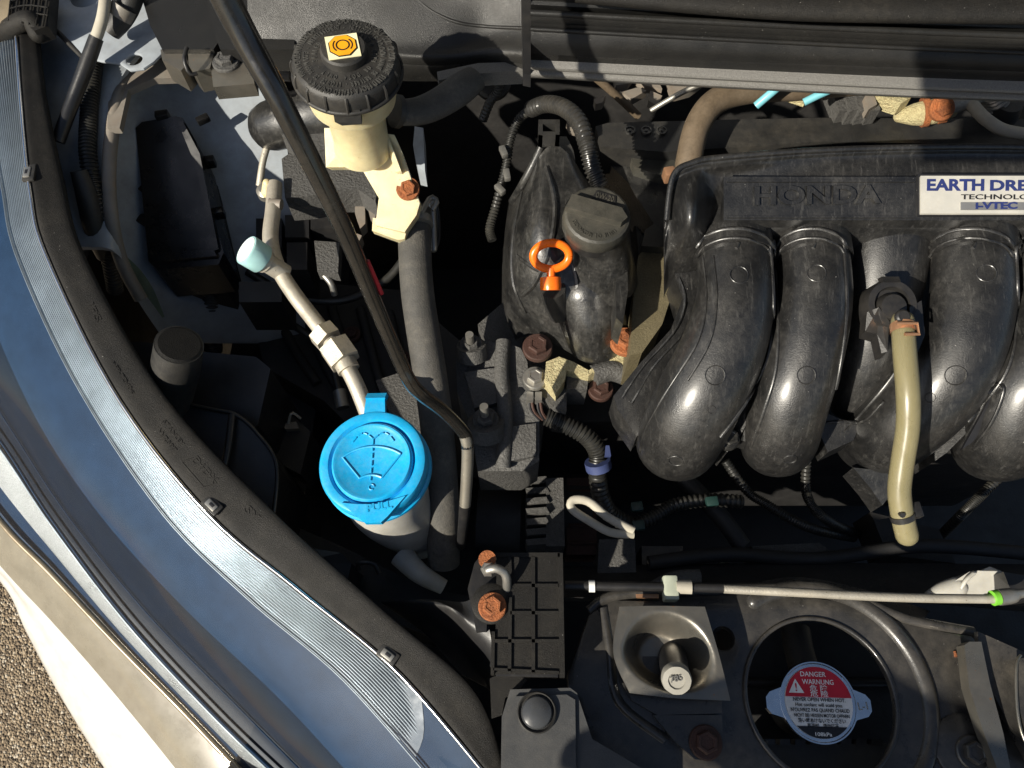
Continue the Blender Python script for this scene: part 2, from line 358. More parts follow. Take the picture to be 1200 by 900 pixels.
# apron left: outer shelf, seam lip, recessed inner panel
surf('apron_shelf', [[(30, -40, .105), (38, 60, .095), (50, 160, .08), (70, 290, .045)], [(150, -40, .115), (125, 60, .105), (112, 160, .085), (122, 290, .05)],
     [(260, -40, .115), (150, 78, .10), (128, 170, .08), (140, 300, .04)]], M_apron, bay, 20, 12, .004)
surf('inner_panel', [[(138, 110, .08), (128, 170, .062), (128, 240, .035), (150, 330, -.015), (190, 395, -.06)], [(200, 84, .065), (205, 160, .04), (210, 240, -.005), (225, 330, -.055), (240, 400, -.11)],
     [(330, 84, .055), (335, 160, .025), (345, 240, -.025), (350, 330, -.08), (360, 400, -.14)]], M_apron, bay, 24, 20, .004)
tube('panel_seam', WS([(340, 88, .07), (250, 82, .078), (185, 84, .083), (150, 95, .09), (136, 130, .09), (128, 190, .078), (130, 250, .06), (142, 305, .03), (165, 350, 0)]), .0055, M_lip, bay, seg=12)
plate('seam_flange', [(128, 74), (250, 66), (300, 70), (300, 88), (180, 92), (150, 105), (140, 150), (126, 150)], .094, .006, M_lip, bay)
holed('tower_plate', WS([(58, -30), (240, -30), (190, 62), (180, 72), (168, 80), (152, 82), (140, 74), (118, 71), (98, 66), (66, 34)], .118),
      [[W(157, 69, .118)+Vector((math.cos(a)*.0062, math.sin(a)*.0062, 0)) for a in [2*math.pi*k/20 for k in range(20)]],
       [W(100, -6, .118)+Vector((math.cos(a)*.0125, math.sin(a)*.014, 0)) for a in [2*math.pi*k/24 for k in range(24)]]], .003, M_apron, bay)
tube('panel_crease', WS([(66, 36, .119), (82, 52, .117), (98, 68, .116)]), .002, M_black2, bay, seg=8)
# beams under the bay left
box('chassis_rail', W(330, 470, -.22), (.10, .5, .08), M_deep, bay)

# ---- white front wing / bumper
Gp = [(-75, 575, -.08), (8, 672, -.092), (62, 730, -.10), (130, 808, -.11), (205, 900, -.12), (290, 1010, -.12)]
Sp = [(-95, 590, -.13), (8, 682, -.14), (36, 742, -.165), (70, 812, -.19), (124, 902, -.20), (190, 1010, -.20)]
def drop(seq, z, k=1.0): return [Vector((W(*p).x*k, W(*p).y, z)) for p in seq]
def surfv(name, rows, mat, parent=None, nu=40, nv=24, th=.003, fn=None):
    global W
    w0 = W
    W = lambda *p: p[0] if isinstance(p[0], Vector) else w0(*p)
    rows = [[(p,) if isinstance(p, Vector) else p for p in r] for r in rows]
    try: return _surf0(name, rows, mat, parent, nu, nv, th, fn)
    finally: W = w0
bump = thing('front_bumper', 'glossy white painted bumper corner below the headlight, beside the gravel', 'bumper', tuple(W(60, 800, -.5)))
Hm = [tuple((a*.5+b*.5) for a, b in zip(g, s)) for g, s in zip(Gp, Sp)]
Hm = [(x-3, y, z+.012) for x, y, z in Hm]
surfv('skin', [Gp, Hm, Sp, drop(Sp, -.30, .99), drop(Sp, -.55, .93)], M_white, bump, 40, 30, .003)

# ================================================================ headlight
hl = thing('headlight', 'long curved headlight with clear lens, reflector in painted sky blue and black housing flange', 'headlight', tuple(W(200, 600, -.1)))
A = [(43, 27, .125), (52, 110, .118), (72, 210, .105), (97, 300, .09), (190, 463, .06), (317, 600, .036), (443, 713, .018), (550, 807, .008), (592, 905, 0)]
B = [(20, 43, .128), (25, 120, .121), (36, 225, .108), (55, 300, .093), (137, 463, .062), (243, 600, .037), (350, 690, .019), (467, 787, .008), (585, 925, 0)]
Cc = [(-28, 60, .121), (-12, 140, .114), (3, 220, .101), (20, 300, .086), (90, 450, .055), (190, 600, .029), (290, 700, .011), (400, 793, .0), (500, 905, -.008)]
D = [(-115, 90, .10), (-85, 190, .09), (-50, 280, .075), (-18, 350, .06), (43, 487, .03), (117, 600, .008), (215, 708, -.01), (333, 820, -.022), (420, 915, -.03)]
E = [(-170, 130, .06), (-150, 240, .05), (-120, 330, .035), (-85, 410, .02), (0, 522, -.005), (60, 612, -.022), (150, 730, -.042), (250, 838, -.055), (330, 915, -.06)]
F = [(-200, 200, .02), (-185, 300, .01), (-160, 380, 0), (-110, 460, -.02), (-5, 604, -.052), (60, 672, -.065), (140, 757, -.078), (214, 832, -.088), (295, 918, -.095)]
def lerp(a, b, t): return tuple(x*(1-t)+y*t for x, y in zip(a, b))
def lrow(a, b, t, dz=0): return [(lambda q: (q[0], q[1], q[2]+dz))(lerp(p, q, t)) for p, q in zip(a, b)]
def cut(row, t0, t1, n=40):
    d = interp([list(W(*p)) for p in row], 200); i0, i1 = int(t0*199), int(t1*199)
    return [Vector(d[i0+round((i1-i0)*k/(n-1))]) for k in range(n)]
# housing flange: flat black rim with a turned-down inner edge
surf('housing_flange', [lrow(A, B, -.06, -.035), lrow(A, B, -.03, -.006), A, lrow(A, B, .5, .0012), lrow(A, B, .93, .001), lrow(A, B, 1.0, -.004)], M_flange, hl, 90, 22, .002)
# reflector bowl under the lens
surf('reflector', [lrow(B, Cc, .98, -.006), lrow(Cc, D, .3, -.0045), lrow(Cc, D, .7, -.0035), lrow(Cc, D, .95, -.004), lrow(D, E, .05, -.0065)], M_bezel, hl, 90, 24, .002)
surf('bowl', [lrow(D, E, .045, -.0062), lrow(D, E, .15, -.012), lrow(D, E, .5, -.019), lrow(D, E, .85, -.016), lrow(E, F, .0, -.013)], M_bowl, hl, 90, 24, .002)
tube('bowl_line', cut(lrow(D, E, .62, -.0165), .2, 1, 50), .0005, M_bezel, hl, n=50, seg=6)
NR = 15
band = thing  # ribbed strip, every rib its own sub-part
strip = surfv('ribbed_strip', [cut(lrow(B, Cc, t, dz), 0, .905+.07*t, 30) for t, dz in ((.04, -.006), (.5, -.007), (1.0, -.0065))], M_strip, hl, 80, 8, .002)
surfv('end_reflector', [cut(lrow(B, Cc, t, dz), .90+.07*t, 1, 8) for t, dz in ((.04, -.0065), (.5, -.0075), (1.02, -.0068))], M_bezel, hl, 20, 8, .002)
for k in range(NR):
    t = .10+.88*k/(NR-1)
    rp = cut(lrow(B, Cc, t, -.0055), 0, .908+.07*t, 44); rp[-1].z -= .003; rp[-2].z -= .0012
    tube('rib', rp, .00074, M_chrome, strip, n=44, seg=6)
# clear rim of the lens, chips of light along it
tube('lens_rim', cut(lrow(B, Cc, .02, .001), .0, 1, 60), .0014, M_steel, hl, n=60, seg=8)
tube('bezel_edge', cut(lrow(Cc, D, .02, -.003), 0, 1, 60), .0006, M_chrome, hl, n=60, seg=6)
# stippled band, fine trim lines and the amber clear edge along the outer side
surf('stippled_trim', [lrow(E, F, .05, -.012), lrow(E, F, .3, -.010), lrow(E, F, .55, -.010)], M_speck, hl, 60, 8, .002)
for t, mt in ((-.07, M_bezel), (.04, M_chrome)):
    tube('trim_line', cut(lrow(E, F, t, -.010), .3, 1, 50), .0011, mt, hl, n=50, seg=6)
surf('outer_trim', [lrow(E, F, .55, -.012), lrow(E, F, .8, -.010), lrow(E, F, .98, -.006)], M_bezel, hl, 60, 8, .002)
tube('outer_rim', cut(lrow(E, F, 1.0, 0), .25, 1, 60), .0024, M_bronze, hl, n=60, seg=10)
surf('lens_skirt', [lrow(E, F, 1.02, -.003)[3:], [lerp(f, g, .5) for f, g in zip(F[3:], [Gp[0]]+Gp[1:])], [(x, y, z+.001) for x, y, z in Gp]], M_skirt, hl, 50, 12, .002)
# the clear lens itself
surf('lens', [lrow(B, Cc, .03, .0008), lrow(B, Cc, .6, .0012), lrow(Cc, D, .1, .001), lrow(Cc, D, .7, .003), lrow(D, E, .3, .003), lrow(D, E, .8, .0), lrow(E, F, .5, .0), lrow(E, F, .99, -.001)], M_glass, hl, 90, 40, 0)
# clips let into the flange
fl = bpy.data.objects['housing_flange']
for (x, y, a) in ((35, 203, 1.45), (101, 402, .95), (249, 592, .72), (455, 767, .62)):
    c, nn = hit(fl, x, y); q = box('clip_recess', c+nn*.0002, (.0150, .0088, .0030), M_black2, hl, -a, .0012)
    c2 = box('clip', c+nn*.0018, (.0095, .0052, .0025), M_zinc, q, -a, .001)
    box('clip_slot', c+nn*.0030+Vector((.0006, .0004, 0)), (.004, .0022, .0008), M_ink, c2, -a, .0002)
# moulded marks on the flange
def flange_text(s, p0, p1, h):
    a, na = hit(fl, *p0); b, nb = hit(fl, *p1); text('moulded_text', s, a, b, (na+nb).normalized(), M_flange, hl, ext=.00025, height=h, lift=.0001)
flange_text('D1DX', (224, 540), (250, 568), .0055)
flange_text('>PP-TD40<', (130, 425), (154, 462), .0028)
flange_text('STANLEY', (190, 494), (213, 523), .0028)
flange_text('W2397', (184, 505), (204, 530), .0028)
flange_text('IPS', (102, 357), (113, 378), .0045)
flange_text('SY', (285, 598), (299, 612), .0055)
bm = bmesh.new(); q = [hit(fl, *p)[0] for p in ((213, 541), (229, 536), (254, 566), (239, 571))]
for a, b in zip(q, q[1:]+q[:1]): tube_bm(bm, [a, b], .00035, straight=True, seg=6)
build('moulded_frame', bm, M_flange, hl)
# rubber mesh pad and folded corner at the rear end
pad = thing('rubber_grille_pad', 'grey rubber pad with raised diamond grid at the wing corner', 'rubber pad', tuple(W(35, 10, .13)))
plate('pad', [(10, -20), (60, -20), (56, 30), (40, 36), (24, 22), (14, 22)], .138, .012, M_flange, pad)
for k in range(6):
    tube('grid_bar', WS([(14+9*k, -18, .1395), (10+8*k, 24+k*1.5, .1395)]), .0007, M_flange, pad, n=3, seg=6)
for k in range(4):
    tube('grid_bar', WS([(12, -8+9*k, .1395), (32, -12+9*k, .1397), (56, -9+9*k, .1395)]), .0007, M_flange, pad, n=6, seg=6)
tube('corner_cap', WS([(2, 44, .115), (18, 30, .132), (36, 24, .136), (46, 40, .13)]), .0075, M_flange, hl, caps='round')
wing = thing('front_wing', 'sunlit pale wing panel beside the rear tip of the headlight', 'car wing', tuple(W(-60, 60, .0)))
surf('skin', [[(18, -60, .150), (12, 0, .140), (2, 30, .132), (-40, 60, .12)], [(-60, -60, .145), (-80, 20, .13), (-110, 60, .11), (-150, 100, .09)], [(-160, -60, .06), (-200, 20, .04), (-220, 60, .02), (-260, 120, .0)]], M_bronze, wing, 16, 12, .002)

# ================================================================ left of the bay
# bonnet cable, grommet and conduit
o = thing('bonnet_support_cable', 'grey cable running into a black rubber sleeve along the inner wing', 'cable', tuple(W(90, 130, .08)))
tube('cable', WS([(126, -40, .16), (122, 10, .150), (116, 35, .142), (110, 50, .136)]), .0042, M_wire, o)
tube('sleeve', WS([(113, 44, .138), (100, 80, .125), (84, 122, .11), (68, 166, .098)]), [.0052, .0056, .0052, .0050], M_black, o)
o = thing('wiring_conduit', 'black corrugated conduit hanging down beside the headlight', 'conduit', tuple(W(110, 200, .05)))
tube('conduit', WS([(112, 60, .11), (108, 95, .105), (104, 140, .095), (104, 190, .085), (116, 250, .06), (128, 300, .02), (135, 340, -.02)]), .0062, M_conduit, o, pitch=.0028, amp=.2, seg=16)
tube('taped_end', WS([(92, 200, .09), (102, 230, .075), (112, 270, .05), (122, 300, .02)]), [.006, .008, .0085, .006], M_black2, o)
lg = thing('wing_grommet', 'black rubber boot with pale scuffed ring on the inner wing', 'grommet', tuple(W(148, 15, .12)))
tube('boot', WS([(130, 38, .128), (140, 24, .134), (150, 8, .14), (156, -12, .15)]), [.007, .0085, .0085, .009], M_black2, lg)
tube('ring', WS([(140, 20, .138), (146, 8, .143)]), .0092, M_lip, lg)
# bolts and cowl-end brackets
o = thing('cowl_end_bracket', 'black dusty plastic cowl end with chamfered lower lip', 'cowl trim', tuple(W(230, 40, .1)))
plate('face', [(158, -30), (262, -30), (262, 40), (250, 58), (190, 58), (176, 30)], .140, .02, M_cowl, o, .003)
plate('face', [(236, -30), (345, -30), (345, 58), (258, 58), (248, 30)], .146, .02, M_cowl, o, .004)
plate('lower_lip', [(188, 58), (216, 55), (220, 74), (212, 83), (190, 70)], .136, .02, M_bracket, o, .003)
plate('lower_lip', [(220, 56), (252, 58), (246, 80), (228, 84), (221, 76)], .136, .02, M_bracket, o, .003)
tube('clip', WS([(219, 56, .149), (216, 70, .147), (222, 86, .14), (231, 86, .138)]), .0016, M_black, o, seg=8)
o = thing('wing_bracket', 'small dusty bracket tab with a round bolt head under the cowl end', 'bracket', tuple(W(268, 85, .1)))
plate('tab', [(246, 72), (258, 60), (284, 60), (296, 72), (298, 98), (250, 102)], .134, .012, M_bracket, o, .003)
bolt(W(265, 73, .135), .0066, M_cast, o)
# fuse box
M_fuse = material('fuse_box_plastic', (.0075, .0075, .008), .3, dust=(.1, .09, .08), dust_amt=.16, grain=.15, grain_scale=1500)
fb = thing('fuse_box', 'black rectangular fuse box standing against the grey inner wing', 'fuse box', tuple(W(215, 270, -.12)))
def fz(y): return .064-.00042*(y-136)
def fq(pts, dz=0): return [(x, y, fz(y)+dz) for x, y in pts]
plate('lid', fq([(159, 150), (166, 143), (206, 136), (214, 138), (230, 166), (244, 230), (262, 296), (256, 310), (184, 316), (174, 306)]), 0, .045, M_fuse, fb, .003, 3, bang=50)
plate('lid_ridge', fq([(208, 142), (214, 142), (234, 180), (256, 292), (250, 294), (230, 196)], .003), 0, .006, M_fuse, fb, .0015)
plate('lid_ridge', fq([(176, 296), (250, 292), (254, 300), (178, 306)], .003), 0, .006, M_fuse, fb, .0015)
plate('base', fq([(166, 170), (226, 160), (252, 200), (272, 316), (262, 336), (180, 336)], -.03), 0, .09, M_deep, fb, .003, bang=50)
for (x, y, z) in ((191, 137, .062), (164, 195, .03), (166, 222, .02), (169, 258, .005), (245, 190, .03), (256, 250, .01)):
    box('latch', W(x, y, z), (.011, .007, .010), M_fuse, fb, .2, .0012)
box('cable_clip', W(238, 140, .058), (.011, .006, .006), M_fuse, fb, .6, .001)
o = thing('fuse_box_harness', 'black corrugated loom dropping below the fuse box', 'wiring loom', tuple(W(248, 380, -.15)))
tube('conduit', WS([(246, 325, -.05), (248, 360, -.09), (250, 410, -.14)]), .0085, M_conduit, o, pitch=.004, amp=.18)
o = thing('torn_paper_strip', 'torn greenish strip hanging beside the black conduit', 'strip', tuple(W(165, 330, -.03)))
surf('strip', [[(137, 312, .01), (150, 326, .0), (170, 345, -.01), (190, 372, -.03)], [(150, 302, .012), (166, 318, .004), (180, 340, -.006), (192, 370, -.03)]], material('faded_green_strip', (.17, .22, .15), .6, dust=(.08, .07, .05), dust_amt=.6), o, 14, 6, .0012)
# snorkel and resonator
rs = thing('air_intake_resonator', 'black plastic resonator box with angled round snorkel pipe beside the headlight', 'air intake', tuple(W(250, 480, -.08)))
sax = (W(206, 384, .085)-W(203, 470, .0)).normalized()
tube('snorkel', [W(210, 404, .075), W(206, 428, .052), W(200, 455, .025), W(194, 480, .0)], [.0165, .0172, .0175, .0175], M_black2, rs, seg=30)
bm = bmesh.new(); lathe_bm(bm, [(.0, .0015), (.014, .0012), (.0158, .0), (.0162, -.003)], Matrix.Translation(W(210, 404, .075)) @ frame(W(210, 404, .075)-W(206, 428, .052)), 30); build('snorkel_end', bm, M_flange, rs)
plate('box', [(150, 400, .01), (182, 402, .01), (235, 412, .01), (300, 418, .01), (317, 432, .005), (302, 498, -.01), (280, 520, -.015), (180, 490, -.01)], 0, .10, M_black, rs, .006, 3)
plate('lower_box', [(188, 468, .008), (250, 480, .008), (274, 484, .008), (300, 505, .004), (325, 545, -.002), (318, 600, -.01), (330, 640, -.015), (250, 560, .0)], 0, .10, M_black, rs, .004, 3)
tube('box_seam', WS([(190, 468, .010), (250, 480, .010), (276, 486, .010), (300, 506, .006), (324, 544, .0), (320, 610, -.008)]), .0016, M_black, rs, seg=8)
tube('box_rib', WS([(272, 486, .010), (268, 520, .008), (262, 550, .006)]), .003, M_black, rs, seg=8)
plate('duct', [(350, 640, -.03), (400, 648, -.035), (412, 660, -.04), (405, 690, -.045), (340, 660, -.03)], 0, .06, M_black, rs, .004)
cn = thing('wiring_connector', 'dark electrical connector with pale pins beside the blue washer cap', 'connector', tuple(W(338, 520, -.12)))
plate('body', [(316, 494), (344, 488), (364, 506), (352, 556), (322, 540)], -.07, .04, M_deep, cn, .003)
plate('pins', [(332, 496), (347, 494), (350, 502), (334, 503)], -.064, .006, M_lip, cn, .001)
tube('wire', WS([(338, 496, -.06), (342, 484, -.05), (352, 490, -.06)]), .0012, M_wire, cn, seg=6)

# ================================================================ cowl across the top
cw = thing('windscreen_cowl', 'long black ribbed plastic cowl panel running across behind the manifold', 'cowl', tuple(W(900, 60, .15)))
def crow(y0, y1, z, x0=622, x1=1320): return [(x0, y0, z), (x0+.33*(x1-x0), y0+(y1-y0)*.38, z), (x0+.66*(x1-x0), y0+(y1-y0)*.72, z), (x1, y1, z)]
surf('front_lip', [crow(83, 116, .172), crow(80, 113, .180), crow(67, 96, .184), crow(63, 92, .188)], M_edge, cw, 30, 14, .006)
surf('face', [crow(63, 92, .188), crow(50, 82, .196), crow(34, 66, .203), crow(31, 62, .202), crow(27, 58, .208)], M_cowl, cw, 30, 20, .006)
tube('ridge', WS(crow(34, 66, .2045)), .0014, M_cowl, cw, seg=8)
tube('ridge', WS(crow(15, 46, .213)), .0022, M_cowl, cw, seg=8)
surf('upper_step', [crow(27, 58, .207), crow(16, 47, .213), crow(10, 42, .208), crow(6, 38, .209)], M_cowl, cw, 30, 16, .006)
surf('rear_shelf', [crow(6, 38, .208), crow(-6, 26, .222), crow(-30, 0, .225), crow(-60, -30, .226)], M_cowl, cw, 30, 14, .006)
sl = thing('bonnet_seal', 'pale grey rubber bonnet seal lying along the top of the cowl', 'rubber seal', tuple(W(900, 5, .22)))
tube('seal', WS([(676, -14, .235), (760, -6, .235), (880, 4, .234), (1000, 9, .234), (1320, 12, .236)]), .0105, M_flange, sl, flat=.6)
cl = thing('cowl_side_panel', 'matt black moulded cowl panel behind the brake reservoir', 'cowl', tuple(W(480, 50, .15)))
surf('face', [[(290, 66, .120), (360, 76, .120), (440, 86, .120), (512, 88, .122), (572, 83, .128), (619, 84, .140)], [(290, 54, .140), (360, 58, .140), (440, 66, .140), (512, 70, .140), (572, 62, .146), (619, 64, .156)],
     [(290, 40, .148), (360, 42, .148), (440, 44, .148), (520, 46, .148), (572, 34, .152), (619, 36, .162)], [(290, -40, .180), (360, -40, .18), (440, -40, .18), (520, -40, .18), (572, -40, .185), (619, -40, .19)]], M_cowl, cl, 40, 24, .006)
tube('crease', WS([(484, -6, .1665), (505, 12, .160), (535, 26, .1555), (570, 31, .1535), (616, 33, .163)]), .0012, M_cowl, cl, seg=8)
plate('lip', [(512, 84), (560, 74), (619, 72), (619, 83), (560, 86), (514, 94)], .142, .012, M_edge, cl, .003)
plate('joint_strip', [(610, -40), (622, -40), (622, 88), (613, 86)], .196, .01, M_black, cl, .002)

# ---- things under the cowl edge
o = thing('bulkhead_connector', 'round black grommet with a looped plug on the bulkhead', 'grommet', tuple(W(576, 95, .05)))
lathe('disc', [(.0, .004), (.012, .004), (.0145, .002), (.015, -.004)], W(577, 95, .10), M_black2, o, axis=(0, -.5, .8))
tube('wire', WS([(582, 90, .112), (584, 105, .105), (574, 120, .095), (566, 140, .08)]), .0035, M_conduit, o, pitch=.0022, amp=.2)
box('plug', W(582, 91, .113), (.009, .006, .005), M_black, o, .1, .0012)
o = thing('brown_heater_hose', 'fat brown rubber hose bending from the cowl down to the manifold', 'hose', tuple(W(820, 150, .05)))
tube('hose', WS([(1010, 96, .115), (940, 102, .118), (880, 106, .122), (840, 118, .122), (818, 146, .116), (808, 184, .108), (804, 215, .10)]), .0098, M_brownh, o, seg=20)
box('clip', W(784, 205, .12), (.008, .008, .01), M_copper, o, .2, .0012)
o = thing('thin_brown_pipe', 'thin brown pipe slanting down under the cowl edge', 'pipe', tuple(W(720, 110, .05)))
tube('pipe', WS([(690, 84, .10), (716, 106, .085), (748, 136, .06)]), .0034, M_brownh, o)
o = thing('thin_steel_pipe', 'thin straight steel pipe slanting under the cowl toward the brown hose', 'pipe', tuple(W(800, 110, .05)))
tube('pipe', WS([(838, 92, .11), (800, 108, .10), (762, 130, .085)]), .0022, M_zinc, o)
o = thing('slotted_bulkhead_plate', 'dusty sunlit plate with rounded slots glimpsed below the cowl', 'plate', tuple(W(760, 105, .0)))
for i, q in enumerate(([(720, 90), (742, 90), (736, 98), (722, 100)], [(746, 92), (772, 96), (776, 104), (756, 100)], [(728, 108), (748, 102), (758, 106), (740, 116)], [(762, 106), (776, 112), (770, 124), (760, 118)], [(782, 92), (826, 94), (810, 106), (788, 112)], [(696, 116), (710, 112), (706, 120), (698, 122)], [(664, 142), (674, 140), (676, 152), (668, 150)])):
    plate('web', q, .05, .008, M_lip, o, .0015)
o = thing('head_cover_rail', 'dark plastic rail with three round bosses behind the manifold', 'engine cover', tuple(W(850, 160, .05)))
plate('rail', [(698, 148), (712, 144), (860, 140), (960, 138), (1320, 140), (1320, 172), (960, 166), (780, 178), (704, 172)], .092, .03, M_black2, o, .004, 3)
for x in (738, 757, 775): lathe('boss', [(.0042, 0), (.0042, .002), (.0032, .002), (.003, .0008), (.0012, .0008), (.0012, .002), (0, .002)], W(x, 154, .0925), M_cover, o, seg=16)
plate('lower_step', [(716, 172), (790, 176), (790, 270), (778, 282), (766, 262), (736, 214), (712, 190)], .072, .04, M_cover, o, .004, 3)
plate('coil_lid', [(738, 180), (756, 176), (796, 190), (796, 212), (744, 196)], .082, .02, M_cap, o, .003)
# right rear clutter
o = thing('rear_pipe_joint', 'pale alloy pipe union with orange rust under the cowl at right', 'pipe fitting', tuple(W(1090, 130, .05)))
tube('union', WS([(1054, 136, .10), (1072, 134, .104), (1092, 131, .108), (1112, 126, .112)]), [.005, .0085, .0095, .0085], M_alloy, o, caps='round')
tube('rust_ring', WS([(1080, 132, .106), (1087, 131, .107)]), .0112, M_rust, o)
tube('rust_ring', WS([(1098, 128, .11), (1108, 126, .112)]), .0112, M_rust, o)
tube('arm', WS([(1108, 124, .114), (1128, 116, .118), (1150, 106, .122)]), .0085, M_pipe, o)
tube('lever', WS([(1010, 131, .096), (1034, 124, .098), (1052, 122, .10), (1060, 131, .10), (1050, 138, .098)]), .003, M_zinc, o)
bolt(W(1104, 127, .123), .006, M_rust, o, axis=(0, -.6, .8))
o = thing('rear_connector_block', 'grey ridged electrical connector tucked under the cowl', 'connector', tuple(W(1000, 115, .05)))
for i in range(4): plate('ridge', [(972+13*i, 100), (984+13*i, 100), (996+12*i, 128), (984+12*i, 130)], .105+.002*i, .015, M_cast, o, .002)
plate('latch', [(1014, 112), (1024, 110), (1028, 122), (1018, 128)], .115, .01, M_lip, o, .002)
o = thing('teal_tube', 'short pale blue tube end slanting below the cowl edge', 'tube', tuple(W(900, 112, .05)))
tube('tube', WS([(886, 124, .125), (899, 113, .132), (912, 102, .14)]), .0030, M_tubeb, o)
o = thing('second_teal_tube', 'pale blue tube end beside the ridged grey connector', 'tube', tuple(W(960, 112, .05)))
tube('tube', WS([(942, 120, .13), (958, 112, .135), (976, 104, .14)]), .0028, M_tubeb, o)
o = thing('cream_fitting', 'cream coloured fitting half hidden by the cowl edge', 'fitting', tuple(W(1056, 108, .05)))
plate('block', [(1026, 106), (1066, 108), (1068, 114), (1056, 121), (1046, 118), (1030, 112)], .118, .012, M_alloy, o, .003)
plate('block', [(916, 104), (938, 100), (954, 108), (946, 114)], .114, .01, M_alloy, o, .003)
o = thing('grey_vacuum_hose', 'thin grey hose curving down at the right of the cowl', 'hose', tuple(W(1170, 140, .05)))
tube('hose', WS([(1130, 110, .122), (1142, 126, .118), (1158, 142, .114), (1182, 154, .11), (1230, 158, .11), (1300, 150, .11)]), .0046, M_wire, o)
o = thing('coil_spring_mount', 'dark spring and rubber boot behind the grey hose', 'spring', tuple(W(1168, 125, .02)))
tube('spring', WS([(1160, 104, .12), (1168, 122, .10)]), .009, M_zinc, o, pitch=.0045, amp=.3)
lathe('boot', [(.0, .012), (.012, .011), (.015, 0), (.013, -.02)], W(1172, 130, .095), M_black2, o)

# ================================================================ brake fluid reservoir
br = thing('brake_fluid_reservoir', 'yellowed brake fluid reservoir with big black cap and orange sticker', 'reservoir', tuple(W(460, 260, .06)))
M_capt = material('lit_embossing', (.055, .054, .05), .5)  # letters lighter than the cap: their sunlit highlights are painted in
cc = W(404, 66, .212); k = mpp(404, 66, .212); cr = 64*k
axis = Vector((.05, -.04, 1)).normalized(); FM = frame(axis)
CM = Matrix.Translation(cc) @ FM
bm = bmesh.new()
lathe_bm(bm, [(cr*.99, -.0130), (cr*1.0, -.012), (cr*.985, -.0035), (cr*.95, -.0012), (cr*.90, 0), (cr*.45, .0012), (0, .0012)], CM, 72)
cap = build('cap', bm, M_black2, br, angle=30)
bm = bmesh.new(); lathe_bm(bm, [(cr*.43, .0005), (cr*.42, .0058), (cr*.39, .0072), (0, .0072)], CM, 40); build('boss', bm, M_black2, cap)
for i in range(16):
    a = 2*math.pi*i/16+.1; bm = bmesh.new()
    tube_bm(bm, [CM @ Vector((math.cos(a)*cr*f, math.sin(a)*cr*f, h)) for f, h in ((.95, -.0018), (.992, -.004), (1.006, -.008), (1.01, -.0125))], .0011, n=6, seg=6)
    build('grip_rib', bm, M_black2, cap)
tube('rim', [CM @ Vector((math.cos(a)*cr*1.0, math.sin(a)*cr*1.0, -.0125)) for a in [2*math.pi*i/40 for i in range(41)]], .0016, M_black2, cap, n=82, seg=8)
bm = bmesh.new(); slab_bm(bm, [CM @ Vector(p) for p in ((-.006, -cr*.99, -.010), (.0105, -cr*.97, -.010), (.0105, -cr*1.03, -.020), (-.002, -cr*1.03, -.022), (-.006, -cr*1.03, -.019))], Vector((0, .004, 0))); build('lock_tab', bm, M_black2, cap, .0008)
ring_text('cap_text', 'WARNING CLEAN FILLER CAP BEFORE REMOVING - USE ONLY DOT3 OR DOT4 BRAKE FLUID FROM A SEALED CONTAINER - ', cc, FM, cr*.80, .0058, M_capt, cap, .0006, a0=2.2, wide=.5)
ring_text('cap_text', 'AVERTISSEMENT - NETTOYER LE BOUCHON AVANT DE RETIRER - LIQUIDE DE FREIN DOT3 - ', cc+axis*.0004, FM, cr*.65, .0050, M_capt, cap, .0006, a0=1.2, wide=.5)
ring_text('cap_text', 'BRAKE FLUID DOT3 OR DOT4 ONLY - SEALED - ', cc+axis*.0008, FM, cr*.5, .0046, M_capt, cap, .0006, a0=.5, wide=.5)
SM = CM @ Matrix.Translation((0, 0, .0073)) @ Matrix.Rotation(.24, 4, 'Z')
h = cr*.29
bm = bmesh.new(); slab_bm(bm, [SM @ Vector(p) for p in ((-h*1.0, -h*.95, .0006), (h*1.0, -h*.95, .0006), (h*1.0, h*.95, .0006), (-h*1.0, h*.95, .0006))], axis*-.0006); st = build('sticker', bm, M_yellow, cap, smooth=False)
def disc(name, M, r0, r1, z, mat, parent, n=24, a0=0, a1=2*math.pi, sq=1):
    bm = bmesh.new(); full = abs(a1-a0) > 6.2; m = n if full else n+1
    pr = [[bm.verts.new(M @ Vector((math.cos(a0+(a1-a0)*i/n)*r*sq, math.sin(a0+(a1-a0)*i/n)*r, zz))) for i in range(m)] for r, zz in ((r1, z), (r1, z-.0003))+(((r0, z), (r0, z-.0003)) if r0 else ())]
    cnt = m if full else m-1
    for i in range(cnt):
        j = (i+1) % m; bm.faces.new((pr[0][i], pr[0][j], pr[1][j], pr[1][i]))
        if r0: bm.faces.new((pr[0][i], pr[0][j], pr[2][j], pr[2][i])); bm.faces.new((pr[2][i], pr[2][j], pr[3][j], pr[3][i]))
    if not r0: bm.faces.new(pr[0]); bm.faces.new(pr[1])
    return build(name, bm, mat, parent, smooth=False)
disc('symbol', SM @ Matrix.Rotation(.39, 4, 'Z'), 0, h*.93, .0010, M_ink, cap, 8)
disc('symbol', SM @ Matrix.Rotation(.39, 4, 'Z'), 0, h*.86, .0014, M_amber, cap, 8)
disc('symbol', SM, h*.36, h*.43, .0017, M_ink, cap, 28)
for s in (0, math.pi): disc('symbol', SM, h*.56, h*.62, .0017, M_ink, cap, 12, s-.75, s+.75)
